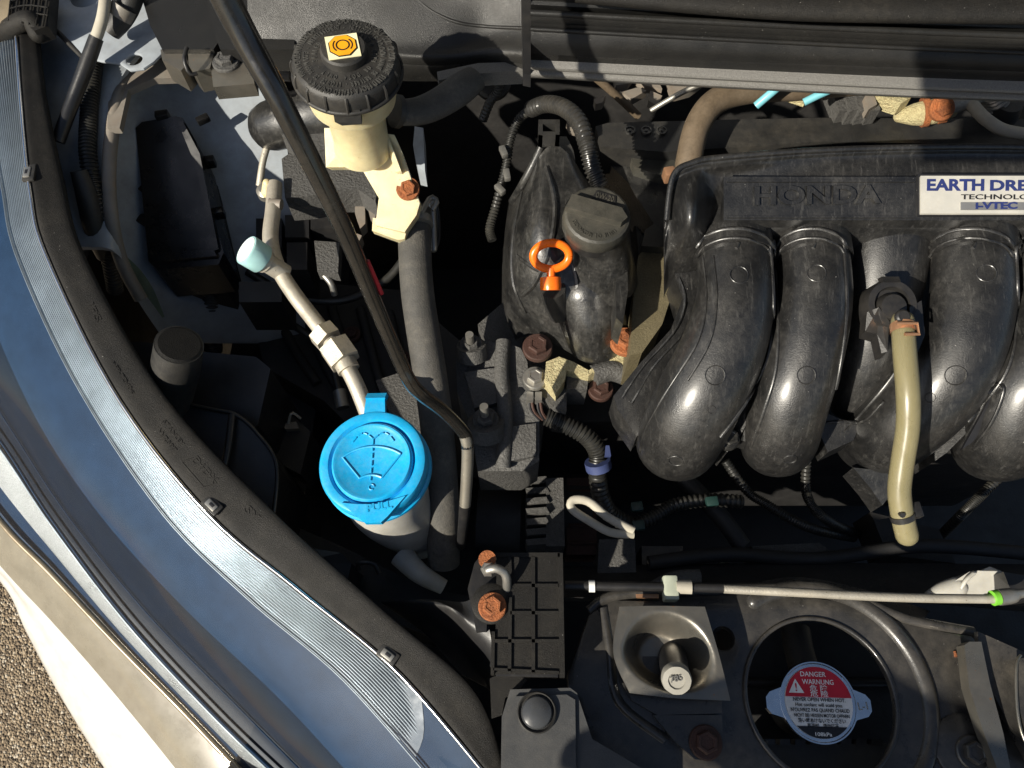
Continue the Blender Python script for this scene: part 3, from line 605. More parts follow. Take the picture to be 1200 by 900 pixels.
# body: cup, neck and bracket arm
bm = bmesh.new(); lathe_bm(bm, [(cr*.90, -.012), (cr*.90, -.022), (cr*.84, -.034), (cr*.62, -.041), (cr*.58, -.044), (cr*.57, -.075), (cr*.60, -.085)], CM, 48); body = build('body', bm, M_cream, br)
bm = bmesh.new(); slab_bm(bm, WS([(384, 172, .125), (402, 150, .14), (462, 158, .14), (470, 176, .128), (492, 238, .098), (488, 252, .094), (474, 272, .086), (440, 264, .088), (444, 232, .098), (424, 198, .114), (404, 184, .12)]), Vector((0, .006, -.012))); build('bracket_arm', bm, M_cream, br, .002)
bm = bmesh.new(); slab_bm(bm, WS([(437, 255, .088), (478, 264, .086), (474, 280, .076), (466, 281, .076), (436, 270, .08)]), Vector((0, .004, -.010))); build('foot', bm, M_cream, br, .0015)
bm = bmesh.new(); slab_bm(bm, WS([(380, 150, .135), (396, 150, .138), (404, 172, .13), (404, 196, .116), (382, 196, .114)]), Vector((.002, .006, -.010))); build('side_tab', bm, M_cream, br, .002)
bm = bmesh.new(); slab_bm(bm, WS([(446, 152, .142), (452, 152, .142), (470, 200, .122), (464, 202, .118)]), Vector((0, .004, -.012))); build('web', bm, M_cream, br, .001)
bolt(W(478, 221, .107), .0056, M_rust, br, axis=(.1, -.5, .85))
# reservoir spout and hose
rh = thing('reservoir_hose', 'grey rubber hose leaving the side of the brake reservoir under the cowl', 'hose', tuple(W(500, 130, .08)))
tube('hose', WS([(466, 132, .150), (492, 130, .146), (516, 120, .144), (540, 104, .144), (556, 92, .143)]), [.0095, .0105, .011, .0115, .010], M_rubber, rh, seg=18, flat=.85)
tube('collar', WS([(462, 130, .152), (468, 131, .15)]), .0115, M_black2, rh)
# master cylinder behind the rod
mc = thing('master_cylinder', 'dusty black master cylinder body behind the bonnet prop and reservoir', 'master cylinder', tuple(W(370, 190, .0)))
tube('body', WS([(318, 148, .07), (345, 140, .08), (380, 132, .085), (420, 128, .085)]), [.020, .021, .022, .022], M_cover, mc, caps='round', seg=24)
plate('flange', [(322, 128), (372, 116), (400, 128), (410, 172), (372, 176), (330, 158)], .085, .02, M_cast, mc, .004)
plate('lower_body', [(330, 186), (350, 172), (420, 176), (446, 200), (440, 236), (420, 222), (400, 222), (362, 230), (334, 232)], .052, .03, M_cast, mc, .004)
tube('lever', WS([(314, 168, .062), (308, 190, .055), (304, 218, .045)]), [.003, .0028, .003], M_pipe, mc)
lathe('cap', [(0, .004), (.006, .003), (.0085, 0), (.0085, -.006)], W(312, 222, .045), M_zinc, mc)
tube('bleed_nipple', WS([(313, 226, .05), (313, 214, .058)]), [.0048, .0035], M_cream, mc, caps='round')
for i, q in enumerate(([(416, 224), (427, 222), (428, 262), (422, 268), (416, 250)], [(368, 282), (398, 284), (396, 320), (372, 318)], [(405, 268), (424, 276), (420, 284), (410, 282)], [(430, 240), (440, 238), (440, 256), (434, 256)])):
    plate('bracket_web', q, .03 if i != 1 else .012, .012, M_lip if i in (0, 2, 3) else M_cast, mc, .002)
tube('stay', WS([(376, 318, .005), (388, 332, 0), (392, 345, -.01)]), .0028, M_zinc, mc)
# relay block behind
rb = thing('relay_block', 'dark stacked relay block deep behind the aluminium pipe', 'relay block', tuple(W(360, 280, -.05)))
for (x0, y0, x1, y1) in ((334, 252, 362, 278), (364, 240, 396, 268), (336, 284, 360, 316), (300, 256, 330, 290), (280, 330, 330, 354)):
    plate('relay', [(x0, y0), (x1, y0), (x1, y1), (x0, y1)], -.02, .05, M_black, rb, .003)

# ================================================================ bonnet prop rod
rod = thing('bonnet_prop_rod', 'long black bonnet prop rod with kinked silver lower end', 'prop rod', tuple(W(545, 590, .03)))
RP = [W(545, 592, .04), W(547, 560, .058), W(548, 524, .080), W(544, 508, .088), W(520, 482, .112), W(494, 462, .136), W(480, 446, .148), W(462, 408, .170)]
tube('lower_rod', RP[:4], .0040, M_rodend, rod, seg=14)
tube('rod', RP[2:8]+[W(400, 262, .252)], .0043, M_black_r, rod, seg=16, n=70)
Q0 = W(462, 408, .170); Q1 = W(400, 262, .252); Q2 = W(330, 122, .306); Q3 = W(262, -6, .342)
tube('upper_rod', [Q0.lerp(Q1, .5), Q1, Q2, Q3, Q3+(Q3-Q2)*1.2+Vector((0, 0, .05)), Q3+(Q3-Q2)*2.4+Vector((0, 0, .22))], [.0043, .0046, .0052, .0060, .0062, .0062], M_black_r, rod, seg=16, n=60)
tube('red_mark', [W(421, 306, .229)+Vector((.0040, 0, 0)), W(438, 344, .207)+Vector((.0040, 0, 0))], .0014, M_red, rod, seg=8)
tube('pivot', [W(545, 588, .042), W(543, 612, .01), W(540, 640, -.05)], [.0042, .0038, .0036], M_black, rod)

# ================================================================ aluminium refrigerant pipe with service port
pp = thing('aluminium_service_pipe', 'dull aluminium pipe with hex union and pale teal service cap', 'pipe', tuple(W(380, 400, .0)))
tube('pipe', WS([(322, 216, .055), (320, 246, .055), (317, 280, .055), (325, 312, .053), (345, 345, .05), (375, 384, .046), (398, 416, .044), (414, 444, .04), (426, 472, .034), (440, 510, .02)]), .0062, M_pipe, pp, seg=18)
tube('end_clip', WS([(316, 238, .057), (330, 240, .057)]), .0045, M_lip, pp)
for (a, b, r) in (((376, 388, .0465), (386, 399, .0457), .0112), ((391, 404, .0453), (405, 424, .0435), .0128)):
    bm = bmesh.new(); tube_bm(bm, [W(*a), W(*b)], r, straight=True, seg=6); build('hex_nut', bm, M_pipe, pp, .0012)
tube('union_collar', WS([(404, 424, .043), (409, 434, .042)]), .0085, M_pipe, pp)
sa = (W(296, 297, .074)-W(334, 321, .05)).normalized()
bm = bmesh.new(); lathe_bm(bm, [(.0075, 0), (.0075, .016), (.009, .017), (.009, .021)], Matrix.Translation(W(334, 321, .05)) @ frame(sa), 20); build('port', bm, M_pipe, pp)
bm = bmesh.new(); lathe_bm(bm, [(.0108, 0), (.0114, .001), (.0117, .0142), (.0113, .0149), (0, .0150)], Matrix.Translation(W(334, 321, .05)+sa*.021) @ frame(sa), 60, wob=lambda a: 1+.012*math.cos(a*30)); build('service_cap', bm, M_teal, pp)
bm = bmesh.new(); lathe_bm(bm, [(.0102, 0), (.0102, .0006), (0, .0007)], Matrix.Translation(W(334, 321, .05)+sa*.0357) @ frame(sa), 30); build('cap_face', bm, material('cap_face_lit', (.72, .80, .78), .4), pp)  # face painted lighter than the teal side, in place of a lit end

# ================================================================ thick rubber hose
hs = thing('coolant_hose', 'thick grey rubber coolant hose running down beside the prop rod', 'hose', tuple(W(500, 420, -.05)))
tube('hose', WS([(486, 246, .065), (486, 290, .06), (489, 340, .05), (496, 390, .04), (504, 440, .028), (512, 500, .01), (518, 580, -.02), (520, 660, -.06)]), .0128, M_rubber, hs, seg=24)
tube('clamp', WS([(486, 258, .067), (487, 266, .066)]), .0142, M_zinc, hs)
tube('clamp_ear', WS([(494, 250, .08), (504, 232, .078), (512, 236, .076), (506, 246, .074)]), .0022, M_zinc, hs, seg=8)
bp_ = thing('steel_stay', 'narrow dusty steel stay beside the top of the rubber hose', 'stay', tuple(W(506, 270, .0)))
tube('stay', WS([(506, 236, .06), (507, 262, .05), (508, 292, .04)]), .0032, M_zinc, bp_, caps='round')
tube('loop', WS([(508, 294, .038), (514, 282, .04), (514, 256, .045), (512, 240, .05)]), .0015, M_black, bp_, seg=8)
bp2 = thing('bent_steel_bracket', 'bent blue grey steel bracket under the reservoir hose', 'bracket', tuple(W(500, 180, .0)))
plate('bracket', [(486, 148, .09), (496, 150, .09), (498, 200, .06), (490, 198, .06), (484, 170, .08)], 0, .02, M_apron, bp2, .002)

# ================================================================ washer filler
wf = thing('washer_filler', 'milky washer filler neck closed by a round bright blue flip cap', 'washer filler', tuple(W(445, 660, -.06)))
wc = W(436, 541, .062); wk = mpp(436, 541, .062); wr = 64*wk; wax = Vector((-.06, -.05, 1)).normalized(); WM = Matrix.Translation(wc) @ frame(wax)
bm = bmesh.new(); lathe_bm(bm, [(wr*.97, -.012), (wr*1.0, -.010), (wr*1.0, -.0025), (wr*.97, -.0004), (wr*.92, .0004), (wr*.82, .0002), (wr*.77, -.0022), (wr*.76, -.0026), (wr*.745, .0006), (wr*.71, .0018), (wr*.66, .0014), (wr*.62, .0004), (0, .0002)], WM, 72)
wcap = build('cap', bm, M_blue, wf, angle=38)
bm = bmesh.new(); lathe_bm(bm, [(wr*.98, -.020), (wr*1.03, -.0185), (wr*1.03, -.015), (wr*.99, -.0135), (wr*.9, -.013)], WM, 60); build('cap_seat', bm, M_blue, wf)
def wl(*p): return [WM @ Vector(q) for q in p]
bm = bmesh.new(); slab_bm(bm, wl((-.0085, wr*.96, -.001), (.0065, wr*.97, -.001), (.0055, wr*1.28, -.001), (-.0075, wr*1.28, -.001)), wax*-.005); build('hinge_strap', bm, M_blue, wcap, .001)
bm = bmesh.new(); slab_bm(bm, wl((-.0078, wr*1.24, .0012), (.0062, wr*1.24, .0012), (.0066, wr*1.37, -.002), (-.0072, wr*1.37, -.002)), wax*-.006); build('hinge', bm, M_blue, wcap, .001)
bm = bmesh.new(); slab_bm(bm, wl((-wr*.50, -wr*.765, .0020), (-wr*.2, -wr*.80, .0022), (wr*.2, -wr*.80, .0022), (wr*.66, -wr*.66, .0020), (wr*.36, -wr*1.02, .0016), (wr*.24, -wr*1.13, .0010), (-.002, -wr*1.13, .0010)), wax*-.006); build('pull_tab', bm, M_blue, wcap, .001)
ptab = [o for o in wcap.children if o.name.startswith('pull_tab')][0]
text('cap_text', 'PULL', hit(ptab, 430, 600)[0], hit(ptab, 460, 595)[0], wax, M_blue, wcap, ext=.0007, height=.0050, bold=.03)
bm = bmesh.new()     # moulded screen-wash symbol
def arc(cx, cy, r, a0, a1, n=14): return [WM @ Vector((cx+math.cos(R(a0+(a1-a0)*i/n))*r, cy+math.sin(R(a0+(a1-a0)*i/n))*r, .0008)) for i in range(n+1)]
rot = .08
big = arc(.0005, -wr*.66, wr*.94, 57, 127); small = arc(.0005, -wr*.66, wr*.40, 62, 122)
tube_bm(bm, big, .0009, n=24, seg=6); tube_bm(bm, small, .0009, n=16, seg=6); tube_bm(bm, [big[0], small[0]], .0007, straight=True, seg=6); tube_bm(bm, [big[-1], small[-1]], .0007, straight=True, seg=6)
for yy in (-.36, -.22, -.08, .06, .2): tube_bm(bm, [WM @ Vector((0, wr*yy, .0008)), WM @ Vector((0, wr*(yy+.085), .0008))], .0007, straight=True, seg=6)
tube_bm(bm, [WM @ Vector((0, wr*.32, .0008)), WM @ Vector((0, wr*.45, .0008))], .0006, straight=True, seg=6)
for sx in (-1, 1):
    a = [WM @ Vector((sx*wr*(.02+.40*t), wr*(.44+.16*math.sin(t*3.1)-.12*t), .0008)) for t in [i/12 for i in range(13)]]
    for i in (0, 3, 6, 9): tube_bm(bm, a[i:i+3], .0006, n=4, seg=6)
tube_bm(bm, arc(.001, -wr*.48, wr*.05, 0, 300), .0005, n=12, seg=6)
build('wash_symbol', bm, M_blue, wcap)
tube('neck', [wc+wax*-.014, wc+wax*-.04, wc+Vector((.0, -.003, -.07)), wc+Vector((.008, -.008, -.105)), wc+Vector((.02, -.012, -.15))], [wr*.80, wr*.84, wr*.86, wr*.78, wr*.6], M_neck, wf, seg=30)
tube('neck_foot', WS([(470, 650, -.05), (492, 672, -.05), (520, 688, -.055)]), [.010, .008, .006], M_neck, wf)
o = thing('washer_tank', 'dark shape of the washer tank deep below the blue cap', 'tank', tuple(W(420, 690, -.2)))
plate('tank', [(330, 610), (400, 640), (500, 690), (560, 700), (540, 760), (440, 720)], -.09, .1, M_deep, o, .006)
tube('handle', WS([(420, 668, -.04), (420, 660, -.035), (438, 660, -.035), (444, 672, -.04)]), .002, M_black, o)

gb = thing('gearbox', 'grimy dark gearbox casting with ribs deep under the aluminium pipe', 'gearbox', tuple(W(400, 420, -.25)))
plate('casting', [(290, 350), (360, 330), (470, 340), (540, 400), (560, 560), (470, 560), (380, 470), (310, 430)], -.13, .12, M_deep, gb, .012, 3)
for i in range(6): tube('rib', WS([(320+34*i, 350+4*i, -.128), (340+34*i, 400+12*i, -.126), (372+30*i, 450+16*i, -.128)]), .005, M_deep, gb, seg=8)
for (x, y) in ((352, 372), (412, 392), (470, 420), (452, 380)): bolt(W(x, y, -.126), .006, M_rust2, gb)
lo = thing('gearbox_cables', 'pair of thin dark shift cables crossing above the gearbox', 'cable', tuple(W(400, 330, -.1)))
tube('cable', WS([(290, 318, -.06), (340, 346, -.07), (400, 352, -.075), (450, 330, -.07), (476, 300, -.06)]), .0042, M_conduit, lo)
tube('cable', WS([(280, 340, -.06), (330, 372, -.075), (380, 410, -.085), (398, 460, -.09)]), .0036, M_conduit, lo)
tube('cable_end', WS([(398, 458, -.09), (402, 478, -.092)]), .0062, M_zinc, lo)

# ================================================================ engine: block, mount, covers
eb = thing('engine_block', 'dark cast engine block and head under the intake manifold', 'engine', (.2, .28, -.35))
box('block', (.27, .36, -.23), (.56, .20, .28), M_deep, eb, 0, .006)
box('head', (.31, .36, .0), (.42, .15, .09), M_deep, eb, 0, .004)
plate('timing_case', [(592, 352), (620, 360), (640, 420), (640, 470), (618, 500), (600, 470), (560, 380)], -.02, .12, M_cast, eb, .004)
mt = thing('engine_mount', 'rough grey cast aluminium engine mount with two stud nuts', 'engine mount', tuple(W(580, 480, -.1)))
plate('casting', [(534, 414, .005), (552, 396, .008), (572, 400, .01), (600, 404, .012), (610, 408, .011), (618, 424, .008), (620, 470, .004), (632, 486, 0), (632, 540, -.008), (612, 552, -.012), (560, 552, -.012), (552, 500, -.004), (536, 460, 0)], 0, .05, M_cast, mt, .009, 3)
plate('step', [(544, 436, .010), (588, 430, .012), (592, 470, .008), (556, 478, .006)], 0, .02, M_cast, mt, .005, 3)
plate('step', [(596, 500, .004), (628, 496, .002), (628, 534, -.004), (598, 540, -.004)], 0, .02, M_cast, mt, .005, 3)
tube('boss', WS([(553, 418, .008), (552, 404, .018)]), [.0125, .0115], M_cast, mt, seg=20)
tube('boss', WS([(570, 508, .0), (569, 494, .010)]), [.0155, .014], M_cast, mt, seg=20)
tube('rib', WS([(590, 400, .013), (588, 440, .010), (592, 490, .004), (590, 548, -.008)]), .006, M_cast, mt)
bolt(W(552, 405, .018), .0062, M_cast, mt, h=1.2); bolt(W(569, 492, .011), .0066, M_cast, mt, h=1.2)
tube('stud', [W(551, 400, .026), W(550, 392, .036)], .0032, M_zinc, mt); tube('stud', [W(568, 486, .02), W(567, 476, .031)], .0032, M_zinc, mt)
o = thing('cast_bracket', 'grey cast bracket low behind the blue washer cap', 'bracket', tuple(W(465, 460, -.1)))
plate('casting', [(440, 446), (470, 436), (500, 450), (512, 500), (505, 560), (480, 520), (455, 480)], -.045, .05, M_cast, o, .005)

# valve cover left end with filler neck
vc = thing('engine_cover', 'scuffed glossy black plastic engine cover with moulded filler neck', 'engine cover', tuple(W(670, 320, .0)))
surf('shell', [[(596, 236, .05), (590, 290, .045), (590, 345, .03), (604, 385, .005)], [(618, 212, .088), (606, 270, .088), (606, 335, .07), (622, 376, .035)], [(634, 180, .110), (630, 260, .112), (632, 330, .085), (650, 388, .045)],
     [(652, 170, .114), (664, 260, .108), (672, 340, .085), (680, 404, .045)], [(674, 190, .106), (706, 260, .100), (712, 345, .08), (712, 412, .045)], [(684, 214, .07), (736, 270, .06), (742, 350, .05), (738, 404, .03)]], M_cover, vc, 36, 40, .02)
shell = [o for o in vc.children if o.name.startswith('shell')][0]
for pix, r in (([(612, 226), (602, 280), (602, 330), (616, 366)], .0016), ([(640, 196), (650, 240), (644, 290), (628, 330), (612, 346)], .0018), ([(664, 292), (676, 330), (674, 380), (688, 404)], .0016), ([(606, 300), (636, 318), (662, 300)], .0014)):
    tube('mould_line', [hit(shell, x, y, r*.1)[0] for x, y in interp([list(q) for q in pix], 20)], r, M_cover, vc, n=20, seg=6)
plate('top_tab', [(632, 168), (640, 160), (664, 160), (672, 176), (676, 200), (628, 204)], .108, .03, M_cover, vc, .004, 3)
bm = bmesh.new()
for q in ([(631, 140), (656, 140), (656, 145), (631, 145)], [(631, 154), (656, 154), (656, 159), (631, 159)], [(631, 140), (636, 140), (636, 159), (631, 159)], [(651, 140), (656, 140), (656, 159), (651, 159)]): slab_bm(bm, WS(q, .125), Vector((0, 0, -.012)))
build('top_loop', bm, M_black2, vc)
tube('edge_bead', WS([(600, 236, .062), (612, 216, .086), (626, 190, .102), (634, 172, .112)]), .003, M_cover, vc)
tube('filler_neck', WS([(702, 262, .130), (704, 288, .105), (706, 330, .07)]), [.0205, .0215, .026], M_cover, vc, seg=28)
plate('neck_web', [(722, 290), (734, 282), (736, 340), (730, 380), (722, 372)], .098, .03, M_cover, vc, .003)
tube('lower_lobe', WS([(686, 340, .07), (692, 372, .055), (694, 402, .035)]), [.022, .021, .017], M_cover, vc, caps='round', seg=24)
tube('dipstick_tube', WS([(648, 338, .088), (650, 352, .075), (656, 370, .06)]), [.009, .0085, .0075], M_black2, vc, seg=18)
tube('rib', WS([(722, 330, .07), (730, 370, .05), (726, 404, .035)]), .0028, M_cover, vc, seg=8)
bolt(W(630, 407, .035), .0075, M_rust2, vc); bolt(W(733, 400, .05), .0075, M_rust, vc)
# oil filler cap
oc = thing('oil_filler_cap', 'round grey black oil filler cap with broad grip bar', 'oil cap', tuple(W(700, 260, .12)))
oo = W(700, 251, .143); ok_ = mpp(700, 251, .143); orr = 40.5*ok_; oax = Vector((.03, -.10, 1)).normalized(); OF = frame(oax, (.30, 1, 0)); OM = Matrix.Translation(oo) @ OF
bm = bmesh.new(); lathe_bm(bm, [(orr*.96, -.0125), (orr, -.011), (orr, -.004), (orr*.95, -.001), (orr*.88, 0), (0, .0)], OM, 64, wob=lambda a: 1+.006*math.cos(a*24)); oc1 = build('cap', bm, M_cap, oc)
lathe('collar', [(orr*.9, -.022), (orr*.92, -.014), (orr*.86, -.012)], oo, M_black, oc, axis=oax, seg=36)
bm = bmesh.new(); top = [OM @ Vector(p) for p in ((-orr*.90, -orr*.22, .0062), (orr*.74, -orr*.22, .0062), (orr*.86, -.0, .0062), (orr*.62, orr*.26, .0062), (-orr*.86, orr*.26, .0062))]
slab_bm(bm, top, -oax*.009); build('grip_bar', bm, M_cap, oc1, .0012)
for s in (0, 1, 2):
    tube('grip_line', [OM @ Vector((orr*(.62+.07*s), -orr*.12, .0052)), OM @ Vector((orr*(.50+.08*s), orr*.42, .0018))], .0006, M_cap, oc1, n=4, seg=6)
bm = bmesh.new(); slab_bm(bm, [OM @ Vector(p) for p in ((-orr*.3, orr*.42, .0012), (orr*.42, orr*.42, .0012), (orr*.36, orr*.72, .0012), (-orr*.22, orr*.74, .0012))], -oax*.002); build('oil_panel', bm, M_black, oc1, .0006)
text('cap_text', '0W-20', OM @ Vector((-orr*.2, orr*.50, .0012)), OM @ Vector((orr*.34, orr*.50, .0012)), oax, M_cap, oc1, ext=.0006, height=.0042)
ring_text('cap_text', 'ENGINE OIL RECOMMENDED', oo, OF @ Matrix.Rotation(math.pi, 4, 'Z'), orr*.66, .0042, M_cap, oc1, .0005, a0=1.0, span=2.0, wide=.6)
# orange dipstick
ds = thing('dipstick', 'bright orange dipstick loop handle standing on the engine cover', 'dipstick', tuple(W(646, 335, .09)))
dc = W(646, 300, .117); dk = mpp(646, 300, .117); df = frame((.05, -.75, .66), (0, .66, .75)); DM = Matrix.Translation(dc) @ df
tube('ring', [DM @ Vector((math.cos(a)*21*dk, math.sin(a)*15.5*dk, 0)) for a in [2*math.pi*i/32 for i in range(33)]], .0029, M_orange, ds, n=66, seg=12, flat=.85)
tube('stem', [DM @ Vector((0, -14*dk, 0)), DM @ Vector((.0, -30*dk, .001))], .0030, M_orange, ds)
tube('plug', [DM @ Vector((0, -27*dk, -.002)), DM @ Vector((0, -36*dk, .0)), DM @ Vector((0, -41*dk, .001))], [.0072, .0074, .0070], M_orange, ds, seg=20)
# corrugated conduits round the cover
o = thing('arched_conduit', 'grey corrugated conduit arching over the top of the engine cover', 'conduit', tuple(W(670, 150, .06)))
tube('conduit', WS([(622, 128, .11), (640, 122, .125), (660, 126, .135), (678, 142, .14), (688, 170, .138), (694, 196, .13), (704, 220, .122)]), .0058, material('grey_conduit', (.024, .023, .021), .32, dust=DUST, dust_amt=.25), o, pitch=.0034, amp=.22, seg=18)
tube('thin_conduit', WS([(624, 128, .108), (608, 140, .095), (598, 164, .085), (594, 190, .075), (588, 215, .065), (580, 245, .055), (574, 268, .05), (577, 282, .048)]), .0034, M_conduit, o, pitch=.0024, amp=.25, seg=12)
for (x, y, z) in ((590, 178, .085), (594, 205, .078), (586, 222, .07)): box('tie', W(x, y, z), (.005, .010, .005), M_zinc, o, random.random(), .001)
# tan cover and alloy edge
o = thing('tan_side_cover', 'tan metal cover strip wedged between engine cover and manifold', 'metal cover', tuple(W(755, 360, .0)))
plate('cover', [(748, 300), (756, 290), (782, 290), (792, 330), (776, 380), (752, 414), (738, 416), (742, 350)], .070, .05, M_tan, o, .004, 3)
plate('box', [(756, 270), (766, 262), (782, 276), (780, 290), (752, 288)], .078, .03, M_cap, o, .003)
o = thing('alloy_head_edge', 'sunlit yellowish cast alloy edge below the engine cover', 'casting', tuple(W(690, 430, .0)))
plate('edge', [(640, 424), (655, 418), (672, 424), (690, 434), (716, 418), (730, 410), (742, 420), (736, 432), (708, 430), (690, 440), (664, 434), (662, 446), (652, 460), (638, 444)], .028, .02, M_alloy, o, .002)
plate('pad', [(664, 434), (690, 440), (688, 456), (664, 456)], .018, .03, M_cast, o, .002)
bolt(W(627, 443, .02), .0062, M_zinc, o); bolt(W(704, 456, .012), .0064, M_rust2, o)
tube('lug', WS([(696, 440, .022), (716, 434, .022), (736, 440, .018)]), .0085, M_cast, o)
plate('lower_casting', [(616, 436), (640, 440), (664, 456), (664, 480), (650, 478), (640, 468), (614, 452)], .012, .05, M_cast, o, .003)
# harness under the edge
wh = thing('engine_harness', 'black corrugated engine harness with blue tape below the engine cover', 'wiring loom', tuple(W(690, 520, -.1)))
tube('conduit', WS([(640, 488, .0), (664, 498, -.004), (688, 512, -.01), (700, 530, -.02), (700, 552, -.03), (704, 580, -.05), (716, 602, -.07), (740, 616, -.08)]), .0068, M_conduit, wh, pitch=.0036, amp=.2)
tube('tape', WS([(700, 540, -.022), (702, 549, -.027)]), .0105, M_tape, wh); plate('tape_flag', [(710, 522), (714, 522), (716, 534), (709, 534)], -.01, .004, M_tape, wh, .0006)
for i in range(2):
    plate('plug', [(617+10*i, 459), (625+10*i, 459), (625+10*i, 469), (617+10*i, 469)], .016, .008, M_zinc, wh, .001)
    tube('wire', WS([(620+10*i, 468, .012), (622+9*i, 480, .006), (632+5*i, 492, .0)]), .0011, M_ink, wh, seg=6); tube('wire', WS([(623+10*i, 468, .012), (626+9*i, 482, .006), (636+5*i, 492, .0)]), .0011, M_rust2, wh, seg=6)
tube('conduit', WS([(740, 616, -.08), (766, 606, -.08), (790, 592, -.08), (830, 586, -.082), (870, 588, -.085)]), .0055, M_conduit, wh, pitch=.0036, amp=.2)
tube('conduit', WS([(850, 540, -.09), (876, 576, -.10), (900, 592, -.10), (930, 610, -.105), (960, 622, -.12), (1000, 630, -.16)]), .004, M_conduit, wh, pitch=.003, amp=.2)
tube('conduit', WS([(946, 530, -.09), (944, 570, -.10), (950, 590, -.10), (962, 604, -.105), (984, 618, -.13), (1010, 626, -.17)]), .004, M_conduit, wh, pitch=.003, amp=.2)
tube('conduit', WS([(1200, 530, -.10), (1160, 570, -.10), (1140, 590, -.105), (1124, 606, -.12), (1100, 630, -.17)]), .004, M_conduit, wh, pitch=.003, amp=.2)
for (x, y) in ((748, 616), (746, 594), (834, 588)): box('tag', W(x, y, -.07), (.010, .008, .006), material('green_tag', (.010, .034, .03), .5), wh, .1, .001)
wl_ = thing('white_cable_loop', 'loop of off-white sleeved cable below the engine harness', 'cable', tuple(W(700, 610, -.06)))
tube('loop', WS([(742, 626, -.03), (716, 624, -.026), (690, 610, -.022), (670, 596, -.02), (672, 586, -.018), (690, 588, -.018), (712, 606, -.022), (742, 622, -.028)]), .0034, M_wire, wl_, flat=.8)
al = thing('alternator', 'dark finned alternator housing deep beside the engine mount', 'alternator', tuple(W(640, 600, -.2)))
tube('body', WS([(640, 604, -.145), (690, 606, -.145)]), .040, M_deep, al, seg=28)
for i in range(7): plate('fin', [(616, 560+12*i), (640, 558+12*i), (644, 565+12*i), (618, 567+12*i)], -.075-.002*abs(i-3), .03, M_cast, al, .002)
plate('case', [(640, 560), (660, 560), (662, 640), (640, 640)], -.08, .05, M_cast, al, .004)
fr = thing('front_engine_parts', 'dark pump bracket in the shadow in front of the engine', 'pump', tuple(W(730, 650, -.2)))
plate('bracket', [(702, 632), (744, 632), (746, 682), (700, 682)], -.09, .05, M_cast, fr, .004)
plate('cover', [(752, 640), (800, 640), (800, 686), (752, 686)], -.11, .05, M_black, fr, .004)
plate('label_plate', [(838, 650), (858, 648), (856, 658), (844, 660)], -.10, .004, M_alloy, fr, .001)
plate('brown_panel', [(664, 560), (698, 560), (700, 650), (664, 650)], -.11, .03, M_rust2, fr, .003)
for i in range(4): tube('panel_rib', WS([(666, 576+20*i, -.109), (698, 576+20*i, -.109)]), .002, M_rust2, fr, n=4, seg=6)
plate('bracket', [(880, 640), (960, 636), (1000, 664), (900, 668)], -.12, .04, M_cast, fr, .005)
plate('bracket', [(1020, 600), (1100, 620), (1120, 660), (1040, 650)], -.13, .04, M_deep, fr, .006)
tube('pipe', WS([(760, 660, -.09), (850, 650, -.095), (960, 655, -.10), (1080, 640, -.10), (1220, 650, -.10)]), .006, M_deep, fr)
tube('pipe', WS([(800, 560, -.10), (840, 600, -.105), (870, 640, -.11)]), .008, M_deep, fr)
tube('pulley', WS([(560, 610, -.12), (610, 612, -.12)]), .03, M_deep, fr, seg=28)
tube('conduit', WS([(766, 690, -.06), (790, 678, -.06), (820, 676, -.06)]), .006, M_cast, fr)

# ================================================================ intake manifold
im = thing('intake_manifold', 'black plastic intake manifold with curved runners and name plate', 'intake manifold', tuple(W(950, 400, .0)))
def zp(y): return .158-.013*(y-207)/51
XC = [779, 788, 812, 845, 950, 1080, 1200, 1330]
def prow(ys, z, dz=None): return [(x, y, z+(dz or (-.022, -.006, 0, 0, 0, 0, 0, 0))[i]) for i, (x, y) in enumerate(zip(XC, ys))]
surf('plenum', [prow([262, 214, 196, 190, 182, 178, 178, 182], .085), prow([255, 205, 190, 184, 176, 172, 172, 176], .150), prow([257, 208, 193, 187, 179, 175, 175, 179], .163), prow([262, 216, 201, 195, 187, 183, 183, 187], .160),
    prow([270, 226, 210, 205, 200, 200, 200, 202], .157, (-.022, -.006, .005, -.004, 0, 0, 0, 0)), prow([285, 250, 238, 232, 232, 232, 232, 232], .151, (-.02, -.004, .013, -.006, 0, 0, 0, 0)), prow([300, 276, 266, 262, 262, 262, 262, 262], .142, (-.022, -.006, .013, -.008, 0, 0, 0, 0)),
    prow([320, 300, 290, 284, 280, 280, 280, 280], .128, (-.022, -.008, .004, -.004, 0, 0, 0, 0)), prow([345, 330, 325, 320, 310, 310, 310, 310], .095)], M_manif, im, 90, 70, .004)
tube('plenum_rim', WS([(781, 258, .146), (789, 206, .160), (812, 190.5, .1645), (845, 184.5, .1645), (950, 176.5, .1645), (1080, 172.5, .1645), (1200, 172.5, .1645), (1330, 176.5, .1645)]), .0020, M_manif, im, seg=10)
